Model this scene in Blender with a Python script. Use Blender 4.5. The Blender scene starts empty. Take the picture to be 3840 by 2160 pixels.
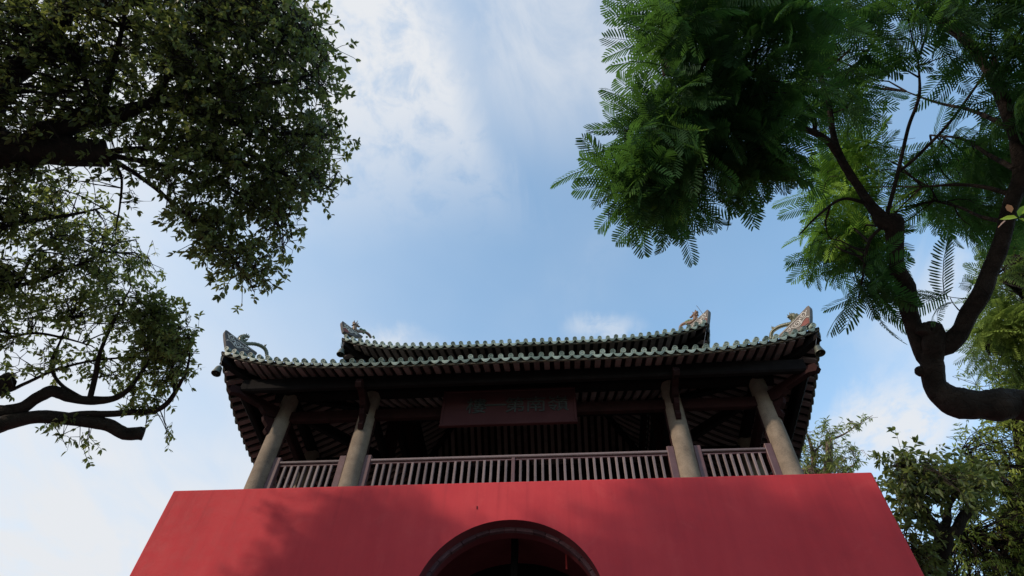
import bpy, bmesh, math, random
import numpy as np
from mathutils import Matrix, Vector

random.seed(7)
rng = np.random.default_rng(11)
SC = bpy.context.scene
COL = SC.collection
RAD = math.radians

# ------------------------------------------------------------------ camera
FPX = 2463.0                                   # focal length in pixels of a 3840 wide frame
_F = np.array([311., -3407., -FPX]); _Z = np.array([75., 1800., -FPX])
_Z /= np.linalg.norm(_Z); _F -= _Z * _F.dot(_Z); _F /= np.linalg.norm(_F)
ROT = np.stack([np.cross(_F, _Z), _F, _Z])     # camera -> world
EYE = np.array([0., 0., 1.6])
cam_d = bpy.data.cameras.new('camera'); cam = bpy.data.objects.new('camera', cam_d); COL.objects.link(cam)
cam_d.sensor_width = 36.0; cam_d.lens = FPX / 3840 * 36; cam_d.clip_end = 4000; cam_d.clip_start = 0.05
cam.matrix_world = Matrix.Translation(EYE) @ Matrix(ROT.tolist()).to_4x4()
SC.camera = cam

def ray(px, py):                               # survey helper: bearing of a point measured on the 2576 px wide print
    s = 3840 / 2576
    d = ROT @ np.array([px * s - 1920, 1080 - py * s, -FPX]); return d / np.linalg.norm(d)
def P(px, py, dist): return EYE + ray(px, py) * dist
def aty(px, py, y): d = ray(px, py); return EYE + d * (y / d[1])
def to_px(p):
    c = (np.asarray(p) - EYE) @ ROT
    z = np.minimum(c[..., 2], -1e-3)
    return (c[..., 0] / -z * FPX + 1920) * 2576 / 3840, (1080 - c[..., 1] / -z * FPX) * 2576 / 3840

# ------------------------------------------------------------------ exposure, sun, sky
SC.view_settings.view_transform = 'Standard'
SC.view_settings.look = 'None'
SC.view_settings.exposure = 1.12
SC.view_settings.gamma = 1.0
SC.render.engine = 'CYCLES'
SC.cycles.max_bounces = 6
SC.cycles.transparent_max_bounces = 8

TO_SUN = Vector((-0.74, -0.51, 0.425)).normalized()
SUN_EL = math.asin(TO_SUN.z); SUN_AZ = math.atan2(TO_SUN.x, TO_SUN.y)
sd = bpy.data.lights.new('sun', 'SUN'); sun = bpy.data.objects.new('sun', sd); COL.objects.link(sun)
sd.energy = 1.75; sd.angle = RAD(2.2); sd.color = (1.0, 0.86, 0.68)
sun.rotation_euler = TO_SUN.to_track_quat('Z', 'Y').to_euler()
sun.location = (-20, -14, 20)

W = bpy.data.worlds.new('World'); SC.world = W; W.use_nodes = True
wt = W.node_tree; wt.nodes.clear()

class NT:                                       # terse node arithmetic
    def __init__(s, tree): s.t = tree
    def new(s, typ, **kw):
        n = s.t.nodes.new(typ)
        for k, v in kw.items(): setattr(n, k, v)
        return n
    def put(s, sock, v):
        if hasattr(v, 'is_linked') or isinstance(v, bpy.types.NodeSocket): s.t.links.new(v, sock)
        else: sock.default_value = v
    def m(s, op, a, b=None, c=None, clamp=False):
        n = s.new('ShaderNodeMath', operation=op, use_clamp=clamp)
        s.put(n.inputs[0], a)
        if b is not None: s.put(n.inputs[1], b)
        if c is not None: s.put(n.inputs[2], c)
        return n.outputs[0]
    def add(s, a, b): return s.m('ADD', a, b)
    def sub(s, a, b): return s.m('SUBTRACT', a, b)
    def mul(s, a, b): return s.m('MULTIPLY', a, b)
    def step(s, v, lo, hi, a=0.0, b=1.0):        # smooth ramp
        n = s.new('ShaderNodeMapRange', interpolation_type='SMOOTHSTEP')
        s.put(n.inputs[0], v)
        for i, x in zip((1, 2, 3, 4), (lo, hi, a, b)): n.inputs[i].default_value = x
        return n.outputs[0]
    def noise(s, vec, scale, detail=4.0, rough=0.55, dist=0.0, out=0):
        n = s.new('ShaderNodeTexNoise')
        if vec is not None: s.put(n.inputs['Vector'], vec)
        n.inputs['Scale'].default_value = scale; n.inputs['Detail'].default_value = detail
        n.inputs['Roughness'].default_value = rough; n.inputs['Distortion'].default_value = dist
        return n.outputs[out]
    def ramp(s, fac, stops):
        n = s.new('ShaderNodeValToRGB'); e = n.color_ramp.elements
        while len(e) < len(stops): e.new(0.5)
        for x, (p, c) in zip(e, stops): x.position = p; x.color = (*c, 1)
        s.put(n.inputs[0], fac); return n.outputs[0]
    def mix(s, f, a, b, blend='MIX'):
        n = s.new('ShaderNodeMix', data_type='RGBA', blend_type=blend)
        s.put(n.inputs[0], f)
        for i, v in ((6, a), (7, b)):
            s.put(n.inputs[i], v if hasattr(v, 'is_linked') else (*v, 1))
        return n.outputs[2]

w = NT(wt)
sky = w.new('ShaderNodeTexSky', sky_type='NISHITA')
sky.sun_disc = False; sky.sun_elevation = SUN_EL; sky.sun_rotation = SUN_AZ
sky.air_density = 1.0; sky.dust_density = 1.3; sky.ozone_density = 1.4
tc = w.new('ShaderNodeTexCoord')
sx = w.new('ShaderNodeSeparateXYZ'); wt.links.new(tc.outputs['Generated'], sx.inputs[0])
dz = w.m('MAXIMUM', sx.outputs[2], 0.06)
U = w.m('DIVIDE', sx.outputs[0], dz); V = w.m('DIVIDE', sx.outputs[1], dz)
cb = w.new('ShaderNodeCombineXYZ'); wt.links.new(U, cb.inputs[0]); wt.links.new(V, cb.inputs[1])
uv = cb.outputs[0]
stretch = w.new('ShaderNodeMapping'); wt.links.new(uv, stretch.inputs[0])
stretch.inputs['Rotation'].default_value = (0, 0, RAD(-25)); stretch.inputs['Scale'].default_value = (1.0, 0.45, 1)
nz_big = w.noise(uv, 2.2, 3, 0.5); nz_mid = w.noise(stretch.outputs[0], 7.0, 6, 0.6, 0.6); nz_fine = w.noise(uv, 17.0, 7, 0.62, 0.4)
wob = w.mul(w.sub(nz_mid, 0.5), 0.20)
edge = w.add(w.sub(w.sub(U, w.mul(w.sub(V, 0.2), 0.30)), -0.155), wob)
bank = w.mul(w.step(edge, 0.035, -0.05), w.step(V, 0.66, 0.27))
puffy = w.step(w.add(w.mul(nz_fine, 0.75), w.mul(nz_mid, 0.35)), 0.36, 0.60, 0.35, 1.0)
bank = w.mul(bank, puffy)
haze = w.add(w.step(w.add(U, wob), 0.0, -1.05, 0, 0.80), w.step(V, 0.85, 1.8, 0, 0.30))
def blob(cu, cv, ru, rv, amp, wobble=1.0):
    a = w.m('DIVIDE', w.sub(w.add(U, w.mul(wob, wobble)), cu), ru); b = w.m('DIVIDE', w.sub(w.add(V, w.mul(wob, wobble)), cv), rv)
    r = w.m('SQRT', w.add(w.mul(a, a), w.mul(b, b)))
    return w.mul(w.step(r, 1.0, 0.15), amp)
haze = w.mul(haze, w.step(w.add(w.mul(nz_big, 0.6), w.mul(nz_mid, 0.4)), 0.32, 0.62, 0.72, 1.12))
parts = [bank, haze,
         w.mul(blob(0.06, 0.24, 0.36, 0.32, 0.74, 0.8), w.step(nz_mid, 0.32, 0.62, 0.45, 1.0)),
         w.mul(blob(0.74, 1.16, 0.24, 0.22, 0.95, 1.2), w.step(nz_fine, 0.3, 0.55, 0.5, 1.0)),
         w.mul(blob(0.86, 0.86, 0.38, 0.26, 0.62, 1.4), w.step(nz_mid, 0.3, 0.6, 0.4, 1.0)),
         w.mul(blob(0.10, 0.84, 0.10, 0.05, 0.5, 0.7), w.step(nz_fine, 0.3, 0.6, 0.3, 1.0)),
         w.mul(blob(-0.32, 0.86, 0.12, 0.06, 0.6, 0.7), w.step(nz_fine, 0.3, 0.6, 0.4, 1.0)),
         w.mul(w.step(nz_big, 0.50, 0.75, 0, 0.25), w.step(nz_mid, 0.4, 0.7)),
         w.step(nz_big, 0.2, 0.8, 0.02, 0.14)]
keep = 1.0
for p_ in parts:
    inv = w.m('SUBTRACT', 1.0, w.m('MINIMUM', p_, 1.0)); keep = inv if keep == 1.0 else w.mul(keep, inv)
cover = w.m('SUBTRACT', 1.0, keep, clamp=True)
SKY_K = 0.15
CLOUD = (2.46, 2.54, 2.66)
skyc = w.mix(1.0, sky.outputs[0], (1.10, 1.25, 1.16), 'MULTIPLY')
bg = w.new('ShaderNodeBackground'); bg.inputs[1].default_value = SKY_K
wt.links.new(w.mix(cover, skyc, CLOUD), bg.inputs[0])
wo = w.new('ShaderNodeOutputWorld'); wt.links.new(bg.outputs[0], wo.inputs[0])

# ------------------------------------------------------------------ materials
def material(name, build):
    m = bpy.data.materials.new(name); m.use_nodes = True; t = m.node_tree; t.nodes.clear()
    n = NT(t); out = n.new('ShaderNodeOutputMaterial'); t.links.new(build(n), out.inputs[0]); return m
def bsdf(n, col, rough=0.7, spec=0.4, bump=None, strength=0.3, dist=0.02, metal=0.0, coat=0.0):
    b = n.new('ShaderNodeBsdfPrincipled')
    n.put(b.inputs['Base Color'], col if hasattr(col, 'is_linked') else (*col, 1))
    n.put(b.inputs['Roughness'], rough); b.inputs['Specular IOR Level'].default_value = spec
    b.inputs['Metallic'].default_value = metal; b.inputs['Coat Weight'].default_value = coat
    if bump is not None:
        k = n.new('ShaderNodeBump'); k.inputs['Strength'].default_value = strength; k.inputs['Distance'].default_value = dist
        n.put(k.inputs['Height'], bump); n.t.links.new(k.outputs[0], b.inputs['Normal'])
    return b.outputs[0]
def objco(n): return n.new('ShaderNodeTexCoord').outputs['Object']
def geoco(n): return n.new('ShaderNodeNewGeometry').outputs['Position']
def mottled(name, lo, hi, scale=6.0, rough=0.75, spec=0.35, bs=0.3, bd=0.01, fine=40.0, vary=0.0, metal=0.0, coat=0.0):
    def f(n):
        co = geoco(n)
        a = n.noise(co, scale, 6, 0.6); b = n.noise(co, fine, 4, 0.6)
        fac = n.add(n.mul(a, 0.6), n.mul(b, 0.4))
        if vary:
            oi = n.new('ShaderNodeObjectInfo'); fac = n.add(fac, n.mul(n.sub(oi.outputs['Random'], 0.5), vary))
        c = n.ramp(fac, [(0.32, lo), (0.68, hi)])
        return bsdf(n, c, rough, spec, n.add(n.mul(a, 0.6), n.mul(b, 0.4)), bs, bd, metal, coat)
    return material(name, f)

def red_wall(n):
    co = geoco(n)
    a = n.noise(co, 0.55, 5, 0.6); b = n.noise(co, 7.0, 6, 0.65); c = n.noise(co, 60.0, 3, 0.6)
    mp = n.new('ShaderNodeMapping'); n.t.links.new(co, mp.inputs[0]); mp.inputs['Scale'].default_value = (3.0, 3.0, 0.25)
    st = n.noise(mp.outputs[0], 2.0, 5, 0.65)
    col = n.ramp(n.add(n.add(n.mul(a, 0.42), n.mul(b, 0.26)), n.mul(st, 0.32)), [(0.34, (0.345, 0.026, 0.034)), (0.5, (0.41, 0.033, 0.041)), (0.66, (0.455, 0.045, 0.051))])
    sp_ = n.new('ShaderNodeSeparateXYZ'); n.t.links.new(co, sp_.inputs[0])
    mp2 = n.new('ShaderNodeMapping'); n.t.links.new(co, mp2.inputs[0]); mp2.inputs['Scale'].default_value = (9.0, 9.0, 0.12)
    run = n.mul(n.step(n.noise(mp2.outputs[0], 1.0, 4, 0.6), 0.52, 0.72), n.step(n.add(sp_.outputs[2], n.mul(n.noise(co, 1.3, 3), 1.6)), 7.2, 8.5))
    patch = n.step(n.noise(co, 1.7, 6, 0.7, 0.8), 0.56, 0.66)
    col = n.mix(n.mul(run, 0.30), col, (0.20, 0.020, 0.026)); col = n.mix(n.mul(patch, 0.16), col, (0.50, 0.075, 0.075))
    return bsdf(n, col, n.step(b, 0.3, 0.7, 0.7, 0.85), 0.18, n.add(n.mul(b, 1.0), n.mul(c, 0.3)), 0.2, 0.008)
M = {}
M['red_wall'] = material('red_plaster', red_wall)
M['stone'] = mottled('granite_column', (0.105, 0.082, 0.066), (0.235, 0.185, 0.145), 5, 0.9, 0.12, 0.6, 0.012, 55)
M['tile'] = mottled('green_glaze', (0.09, 0.12, 0.10), (0.225, 0.27, 0.235), 9, 0.42, 0.5, 0.4, 0.006, 70, 0.9)
M['tilerow'] = mottled('grey_green_tile', (0.06, 0.09, 0.075), (0.16, 0.20, 0.17), 7, 0.6, 0.4, 0.4, 0.006, 50, 0.4)
M['timber'] = mottled('dark_red_timber', (0.012, 0.0055, 0.0055), (0.030, 0.011, 0.011), 5, 0.8, 0.08, 0.3, 0.006, 40, 0.2)
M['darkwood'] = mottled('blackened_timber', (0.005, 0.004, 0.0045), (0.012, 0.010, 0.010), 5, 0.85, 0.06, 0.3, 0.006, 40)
M['rafter'] = mottled('weathered_rafter', (0.08, 0.056, 0.054), (0.17, 0.122, 0.118), 6, 0.75, 0.25, 0.3, 0.006, 40, 0.6)
M['fascia'] = mottled('mossy_fascia', (0.05, 0.045, 0.035), (0.10, 0.085, 0.065), 6, 0.75, 0.25, 0.3, 0.006, 40)
M['rail'] = mottled('faded_red_paint', (0.095, 0.066, 0.070), (0.165, 0.118, 0.122), 7, 0.5, 0.4, 0.25, 0.005, 45, 0.5)
M['post'] = mottled('plum_paint', (0.07, 0.032, 0.036), (0.115, 0.056, 0.06), 6, 0.5, 0.4, 0.25, 0.005, 45)
M['brick'] = mottled('pinkish_brick', (0.065, 0.028, 0.036), (0.12, 0.058, 0.068), 8, 0.8, 0.25, 0.5, 0.008, 60, 0.5)
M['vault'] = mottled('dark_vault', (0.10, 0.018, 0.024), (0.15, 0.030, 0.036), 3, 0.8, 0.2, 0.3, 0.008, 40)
M['bell'] = mottled('bronze', (0.05, 0.055, 0.045), (0.12, 0.125, 0.10), 12, 0.5, 0.5, 0.3, 0.004, 60, 0, 0.6)
M['fin'] = mottled('dark_ceramic', (0.035, 0.026, 0.024), (0.075, 0.055, 0.05), 10, 0.5, 0.4, 0.4, 0.005, 60)
M['scroll'] = mottled('white_lime_relief', (0.38, 0.35, 0.33), (0.56, 0.52, 0.49), 14, 0.75, 0.3, 0.3, 0.004, 60)
M['redfin'] = mottled('brick_red_relief', (0.13, 0.04, 0.035), (0.20, 0.065, 0.055), 14, 0.75, 0.3, 0.3, 0.004, 60)
M['dragon'] = mottled('olive_ceramic', (0.03, 0.04, 0.028), (0.13, 0.12, 0.06), 22, 0.38, 0.5, 0.6, 0.006, 90)
M['beast'] = mottled('brown_ceramic', (0.08, 0.042, 0.028), (0.19, 0.105, 0.068), 18, 0.45, 0.5, 0.5, 0.006, 90)
M['beastleaf'] = mottled('green_ceramic', (0.06, 0.12, 0.07), (0.16, 0.24, 0.14), 18, 0.45, 0.5, 0.5, 0.006, 90)
M['sign'] = mottled('dull_red_board', (0.040, 0.014, 0.015), (0.055, 0.020, 0.021), 3, 0.8, 0.08, 0.15, 0.004, 40)
M['glyph'] = mottled('grey_green_lettering', (0.018, 0.022, 0.020), (0.032, 0.038, 0.034), 12, 0.5, 0.4, 0.2, 0.003, 60)
M['wire'] = mottled('steel_wire', (0.08, 0.08, 0.09), (0.14, 0.14, 0.15), 12, 0.5, 0.5, 0.1, 0.002, 60, 0, 0.5)
M['ribbon'] = mottled('red_cloth', (0.30, 0.03, 0.03), (0.42, 0.05, 0.05), 12, 0.8, 0.2, 0.1, 0.002, 60)

def bark(lo, hi, sc=9.0):
    def f(n):
        co = geoco(n)
        a = n.noise(co, sc, 8, 0.65, 0.5); b = n.noise(co, sc * 0.25, 4, 0.6)
        v = n.new('ShaderNodeTexVoronoi', feature='DISTANCE_TO_EDGE'); n.put(v.inputs['Vector'], co); v.inputs['Scale'].default_value = sc * 1.7
        c = n.ramp(n.add(n.mul(a, 0.6), n.mul(b, 0.4)), [(0.35, lo), (0.65, hi)])
        h = n.add(a, n.mul(n.step(v.outputs[0], 0.0, 0.12), 0.12))
        return bsdf(n, c, 0.9, 0.15, h, 1.0, 0.035)
    return f
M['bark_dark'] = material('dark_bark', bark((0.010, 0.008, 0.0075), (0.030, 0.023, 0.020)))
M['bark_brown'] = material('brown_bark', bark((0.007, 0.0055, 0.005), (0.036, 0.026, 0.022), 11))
M['bark_pale'] = material('pale_bark', bark((0.10, 0.075, 0.06), (0.24, 0.19, 0.155)))
def leafmat(name, dark, mid, light, trans=0.35, tcol=(0.22, 0.32, 0.04), rough=0.42, spec=0.4):
    def f(n):
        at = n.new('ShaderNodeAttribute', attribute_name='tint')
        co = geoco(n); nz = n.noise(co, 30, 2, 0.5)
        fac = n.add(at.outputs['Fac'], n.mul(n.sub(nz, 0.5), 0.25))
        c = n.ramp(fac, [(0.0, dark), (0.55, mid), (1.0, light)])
        p = bsdf(n, c, rough, spec)
        t = n.new('ShaderNodeBsdfTranslucent'); n.put(t.inputs[0], n.mix(0.55, c, tcol))
        mx = n.new('ShaderNodeMixShader'); mx.inputs[0].default_value = trans
        n.t.links.new(p, mx.inputs[1]); n.t.links.new(t.outputs[0], mx.inputs[2]); return mx.outputs[0]
    return material(name, f)
M['leaf_dark'] = leafmat('dark_glossy_leaf', (0.045, 0.065, 0.026), (0.09, 0.12, 0.038), (0.22, 0.23, 0.06), 0.44, (0.26, 0.30, 0.06))
M['leaf_light'] = leafmat('light_green_leaf', (0.065, 0.09, 0.03), (0.12, 0.16, 0.048), (0.26, 0.28, 0.075), 0.5, (0.34, 0.40, 0.09))
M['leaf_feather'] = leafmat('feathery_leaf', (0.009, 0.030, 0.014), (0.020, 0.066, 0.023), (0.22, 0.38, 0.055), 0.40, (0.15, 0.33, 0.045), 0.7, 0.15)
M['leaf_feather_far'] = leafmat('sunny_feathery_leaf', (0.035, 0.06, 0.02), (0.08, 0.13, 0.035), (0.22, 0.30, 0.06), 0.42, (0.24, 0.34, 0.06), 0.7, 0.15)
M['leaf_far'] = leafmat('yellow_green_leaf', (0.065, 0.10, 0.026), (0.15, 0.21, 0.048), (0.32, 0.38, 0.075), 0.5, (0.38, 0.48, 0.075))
M['leaf_bright'] = leafmat('young_bright_leaf', (0.10, 0.18, 0.03), (0.16, 0.26, 0.04), (0.24, 0.34, 0.06), 0.5, (0.36, 0.50, 0.06))
M['leaf_rust'] = leafmat('young_rust_leaf', (0.20, 0.09, 0.05), (0.28, 0.14, 0.08), (0.34, 0.18, 0.1), 0.4, (0.4, 0.2, 0.1))
def paving(n):
    co = geoco(n)
    br = n.new('ShaderNodeTexBrick'); n.put(br.inputs['Vector'], co); br.inputs['Scale'].default_value = 1.2
    br.inputs['Color1'].default_value = (0.20, 0.19, 0.175, 1); br.inputs['Color2'].default_value = (0.16, 0.152, 0.145, 1); br.inputs['Mortar'].default_value = (0.03, 0.03, 0.03, 1)
    br.inputs['Mortar Size'].default_value = 0.01
    return bsdf(n, n.mix(0.4, br.outputs[0], n.ramp(n.noise(co, 0.7, 6, 0.6), [(0.3, (0.10, 0.10, 0.09)), (0.7, (0.20, 0.19, 0.175))])), 0.8, 0.3, br.outputs[1], 0.3, 0.01)
M['paving'] = material('stone_paving', paving)

# ------------------------------------------------------------------ mesh helpers
class MB:
    def __init__(s): s.v = []; s.f = []
    def add(s, vs, fs):
        o = len(s.v); s.v += [tuple(map(float, p)) for p in vs]; s.f += [tuple(i + o for i in f) for f in fs]; return s
    def box(s, x0, x1, y0, y1, z0, z1, b=0.0):
        return s.obox(((x0 + x1) / 2, (y0 + y1) / 2, (z0 + z1) / 2), np.eye(3), ((x1 - x0) / 2, (y1 - y0) / 2, (z1 - z0) / 2), b)
    def obox(s, c, ax, h, b=0.0):                # oriented box, columns of ax are its axes; b chamfers the long edges
        c = np.array(c, float); ax = np.array(ax, float)
        k = int(np.argmax(h)); i, j = [q for q in range(3) if q != k]
        if b <= 0: ring = [(-h[i], -h[j]), (h[i], -h[j]), (h[i], h[j]), (-h[i], h[j])]
        else:
            p, q = h[i], h[j]
            ring = [(-p + b, -q), (p - b, -q), (p, -q + b), (p, q - b), (p - b, q), (-p + b, q), (-p, q - b), (-p, -q + b)]
        n = len(ring); vs = []
        for sg in (-1, 1):
            for a, d in ring: vs.append(c + ax[:, i] * a + ax[:, j] * d + ax[:, k] * h[k] * sg)
        fl = np.dot(np.cross(ax[:, i], ax[:, j]), ax[:, k]) < 0
        fs = [tuple(range(n))[::-1], tuple(range(n, 2 * n))] + [(a, (a + 1) % n, n + (a + 1) % n, n + a) for a in range(n)]
        if fl: fs = [f[::-1] for f in fs]
        return s.add(vs, fs)
    def beam(s, a, b, wd, ht, up=(0, 0, 1), ch=0.0):
        a = np.array(a, float); b = np.array(b, float); d = b - a; L = np.linalg.norm(d); d /= L
        r = np.cross(d, np.array(up, float)); r /= np.linalg.norm(r); u = np.cross(r, d)
        return s.obox((a + b) / 2, np.stack([r, u, d], 1), (wd / 2, ht / 2, L / 2), ch)
    def tube(s, pts, rad, n=8, caps=True, wob=0.0):
        pts = np.array(pts, float); m = len(pts)
        rad = np.full(m, rad, float) if np.isscalar(rad) else np.array(rad, float)
        T = np.gradient(pts, axis=0); T /= np.linalg.norm(T, axis=1)[:, None] + 1e-9
        u = np.cross(T[0], (0, 0, 1.0));
        if np.linalg.norm(u) < 1e-3: u = np.cross(T[0], (1.0, 0, 0))
        u /= np.linalg.norm(u); vs = []
        for i in range(m):
            u = u - T[i] * u.dot(T[i]); u /= np.linalg.norm(u); v = np.cross(T[i], u)
            for k in range(n):
                a = 2 * math.pi * k / n; r = rad[i] * (1 + wob * (random.random() - .5))
                vs.append(pts[i] + (u * math.cos(a) + v * math.sin(a)) * r)
        fs = [(i * n + k, i * n + (k + 1) % n, (i + 1) * n + (k + 1) % n, (i + 1) * n + k) for i in range(m - 1) for k in range(n)]
        if caps: fs += [tuple(range(n))[::-1], tuple(range((m - 1) * n, m * n))]
        return s.add(vs, fs)
    def lathe(s, prof, c=(0, 0, 0), n=24, cap=True):
        vs = [(c[0] + r * math.cos(2 * math.pi * k / n), c[1] + r * math.sin(2 * math.pi * k / n), c[2] + z) for r, z in prof for k in range(n)]
        m = len(prof)
        fs = [(i * n + k, i * n + (k + 1) % n, (i + 1) * n + (k + 1) % n, (i + 1) * n + k) for i in range(m - 1) for k in range(n)]
        if cap: fs += [tuple(range(n))[::-1], tuple(range((m - 1) * n, m * n))]
        return s.add(vs, fs)
    def prism(s, poly, off):                     # closed 3D polygon pushed along a vector
        poly = [np.array(p, float) for p in poly]; off = np.array(off, float); n = len(poly)
        vs = poly + [p + off for p in poly]
        fs = [tuple(range(n)), tuple(range(n, 2 * n))[::-1]] + [((a + 1) % n, a, n + a, n + (a + 1) % n) for a in range(n)]
        return s.add(vs, fs)
    def ball(s, c, r, ax=None, n=10, m=7):
        ax = np.eye(3) if ax is None else np.array(ax); r = np.array([r, r, r] if np.isscalar(r) else r, float); vs = []
        for i in range(m + 1):
            t = math.pi * i / m
            for k in range(n):
                a = 2 * math.pi * k / n
                vs.append(np.array(c) + ax @ (r * np.array([math.sin(t) * math.cos(a), math.sin(t) * math.sin(a), -math.cos(t)])))
        fs = [(i * n + k, i * n + (k + 1) % n, (i + 1) * n + (k + 1) % n, (i + 1) * n + k) for i in range(m) for k in range(n)]
        return s.add(vs, fs)
    def mesh(s, name, mat, smooth=False, angle=None):
        me = bpy.data.meshes.new(name); me.from_pydata(s.v, [], s.f)
        if mat: me.materials.append(M[mat] if isinstance(mat, str) else mat)
        if smooth: me.polygons.foreach_set('use_smooth', [True] * len(me.polygons))
        bm = bmesh.new(); bm.from_mesh(me); bmesh.ops.recalc_face_normals(bm, faces=bm.faces)
        if smooth:
            lim = RAD(angle or 40)
            for e in bm.edges:
                if len(e.link_faces) == 2 and e.calc_face_angle(0) > lim: e.smooth = False
        bm.to_mesh(me); bm.free(); me.update(); return me
    def build(s, name, mat, parent=None, smooth=False, **kw): return obj(name, s.mesh(name, mat, smooth), parent, **kw)

def obj(name, me, parent=None, label=None, cat=None, group=None, kind=None):
    o = bpy.data.objects.new(name, me); COL.objects.link(o)
    if parent is not None: o.parent = parent
    if label: o['label'] = label
    if cat: o['category'] = cat
    if group: o['group'] = group
    if kind: o['kind'] = kind
    return o
def thing(name, label, cat, loc, group=None):
    o = obj(name, None, None, label, cat, group); o.location = loc; o.empty_display_size = 0.3; return o
def local(o, parent):                            # keep world-space mesh data under a moved empty
    o.parent = parent; o.matrix_parent_inverse = Matrix.Translation(-Vector(parent.location)); return o
def spline(pts, k=6):                            # Catmull-Rom through points of any width
    p = np.array(pts, float); p = np.vstack([2 * p[0] - p[1], p, 2 * p[-1] - p[-2]]); out = []
    for i in range(1, len(p) - 2):
        for t in np.linspace(0, 1, k, endpoint=False):
            a, b, c, d = p[i - 1:i + 3]
            out.append(.5 * (2 * b + (c - a) * t + (2 * a - 5 * b + 4 * c - d) * t * t + (3 * b - a - 3 * c + d) * t ** 3))
    out.append(p[-2]); return np.array(out)

# ------------------------------------------------------------------ ground
g = MB(); g.add([(-1500, -1500, 0), (1500, -1500, 0), (1500, 1500, 0), (-1500, 1500, 0)], [(0, 1, 2, 3)])
g.build('ground', 'paving', kind='structure', label='grey stone paving around the gate tower')

# ------------------------------------------------------------------ gate tower: red base with arched passage
CX = -0.76
BF, BB, BT, BHW = 8.0, 16.9, 7.75, 5.17
AR, AZ = 1.25, 5.85
tower = thing('gate_tower', 'red walled gate tower with arched passage and double eaved green tiled pavilion', 'gate tower', (CX, BF, 0))
def part(mb, name, mat, parent=None, smooth=False, **kw):
    o = mb.build(name, mat, None, smooth, **kw)
    if parent is None: return local(o, tower)
    o.parent = parent; o.matrix_parent_inverse = parent.matrix_world.inverted() if False else Matrix.Identity(4); return o

def arch_ring(r, n=40): return [(CX - r * math.cos(math.pi * i / n), AZ + r * math.sin(math.pi * i / n)) for i in range(n + 1)]
b = MB()
ring = arch_ring(AR)
outer = [(CX - BHW, 0), (CX - AR, 0)] + ring + [(CX + AR, 0), (CX + BHW, 0), (CX + BHW, BT), (CX - BHW, BT)]
nr = len(outer)
bm = bmesh.new()
fr = [bm.verts.new((x, BF, z)) for x, z in outer]; bk = [bm.verts.new((x, BB, z)) for x, z in outer]
bm.faces.new(fr); bm.faces.new(bk[::-1])
for i in range(nr):
    j = (i + 1) % nr
    if 1 <= i <= nr - 5 and i != 0: continue     # the passage gets its own stepped lining
    bm.faces.new((fr[j], fr[i], bk[i], bk[j]))
# reveal of the outer arch
D1 = 0.17
rvl = MB(); k_ = outer[1:nr - 3]; q_ = len(k_)
rvl.add([(x, BF, z) for x, z in k_] + [(x, BF + D1 + .08, z) for x, z in k_], [(i, i + 1, q_ + i + 1, q_ + i) for i in range(q_ - 1)])
part(rvl, 'arch_reveal', 'vault', smooth=True)
bm.normal_update(); bmesh.ops.recalc_face_normals(bm, faces=bm.faces)
es = [e for e in bm.edges if all(abs(v.co.z - BT) < 1e-5 for v in e.verts) or (abs(e.verts[0].co.x - e.verts[1].co.x) < 1e-5 and abs(abs(e.verts[0].co.x - CX) - BHW) < 1e-5 and abs(e.verts[0].co.y - e.verts[1].co.y) < 1e-5)]
bmesh.ops.bevel(bm, geom=es, offset=0.025, segments=3, affect='EDGES', profile=0.5)
me = bpy.data.meshes.new('wall'); bm.to_mesh(me); bm.free(); me.materials.append(M['red_wall'])
wall = local(obj('wall', me, None, label='smooth red plastered base wall'), tower)
part(MB().tube([aty(1200, 1281, BF - .004), aty(1200, 1273, BF - .004)], .006, 5), 'nail', 'darkwood')
# brick lining ring
br_in, br_out, y0, y1 = 1.198, 1.262, BF + D1, BF + 0.42
nb = 19
arch = MB()
n_arc = 60
for r0, r1, ya, yb in ((br_in + .03, 1.56, BF + D1 + .05, BF + 0.41),):   # mortar bed behind the bricks
    a0 = [(CX - r0 * math.cos(math.pi * i / n_arc), AZ + r0 * math.sin(math.pi * i / n_arc)) for i in range(n_arc + 1)]
    a1 = [(CX - r1 * math.cos(math.pi * i / n_arc), AZ + r1 * math.sin(math.pi * i / n_arc)) for i in range(n_arc + 1)]
    a0 = [(CX - r0, 0)] + a0 + [(CX + r0, 0)]; a1 = [(CX - r1, 0)] + a1 + [(CX + r1, 0)]
    q = len(a0)
    arch.add([(x, ya, z) for x, z in a0] + [(x, ya, z) for x, z in a1] + [(x, yb, z) for x, z in a0] + [(x, yb, z) for x, z in a1],
             [(i, i + 1, q + i + 1, q + i) for i in range(q - 1)] + [(2 * q + i + 1, 2 * q + i, 3 * q + i, 3 * q + i + 1) for i in range(q - 1)] + [(i + 1, i, 2 * q + i, 2 * q + i + 1) for i in range(q - 1)])
archo = part(arch, 'arch_lining', 'vault')
def brickpoly(a0, a1, r0, r1, k=4):
    lo = [(CX - r0 * math.cos(t), AZ + r0 * math.sin(t)) for t in np.linspace(a0, a1, k)]
    hi = [(CX - r1 * math.cos(t), AZ + r1 * math.sin(t)) for t in np.linspace(a1, a0, k)]
    return lo + hi
jit = [0] + [0.0] * 0
cuts = np.linspace(0, math.pi, nb + 1); cuts[1:-1] += rng.normal(0, 0.012, nb - 1)
for i in range(nb):
    yj = y0 + rng.uniform(-.004, .008); pol = brickpoly(cuts[i] + .004, cuts[i + 1] - .004, br_in + rng.uniform(-.003, .003), br_out + .003)
    part(MB().prism([(x, yj, z) for x, z in pol], (0, 0.06, 0)), 'brick', 'brick', archo)
zz = 0.0; k = 0
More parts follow.
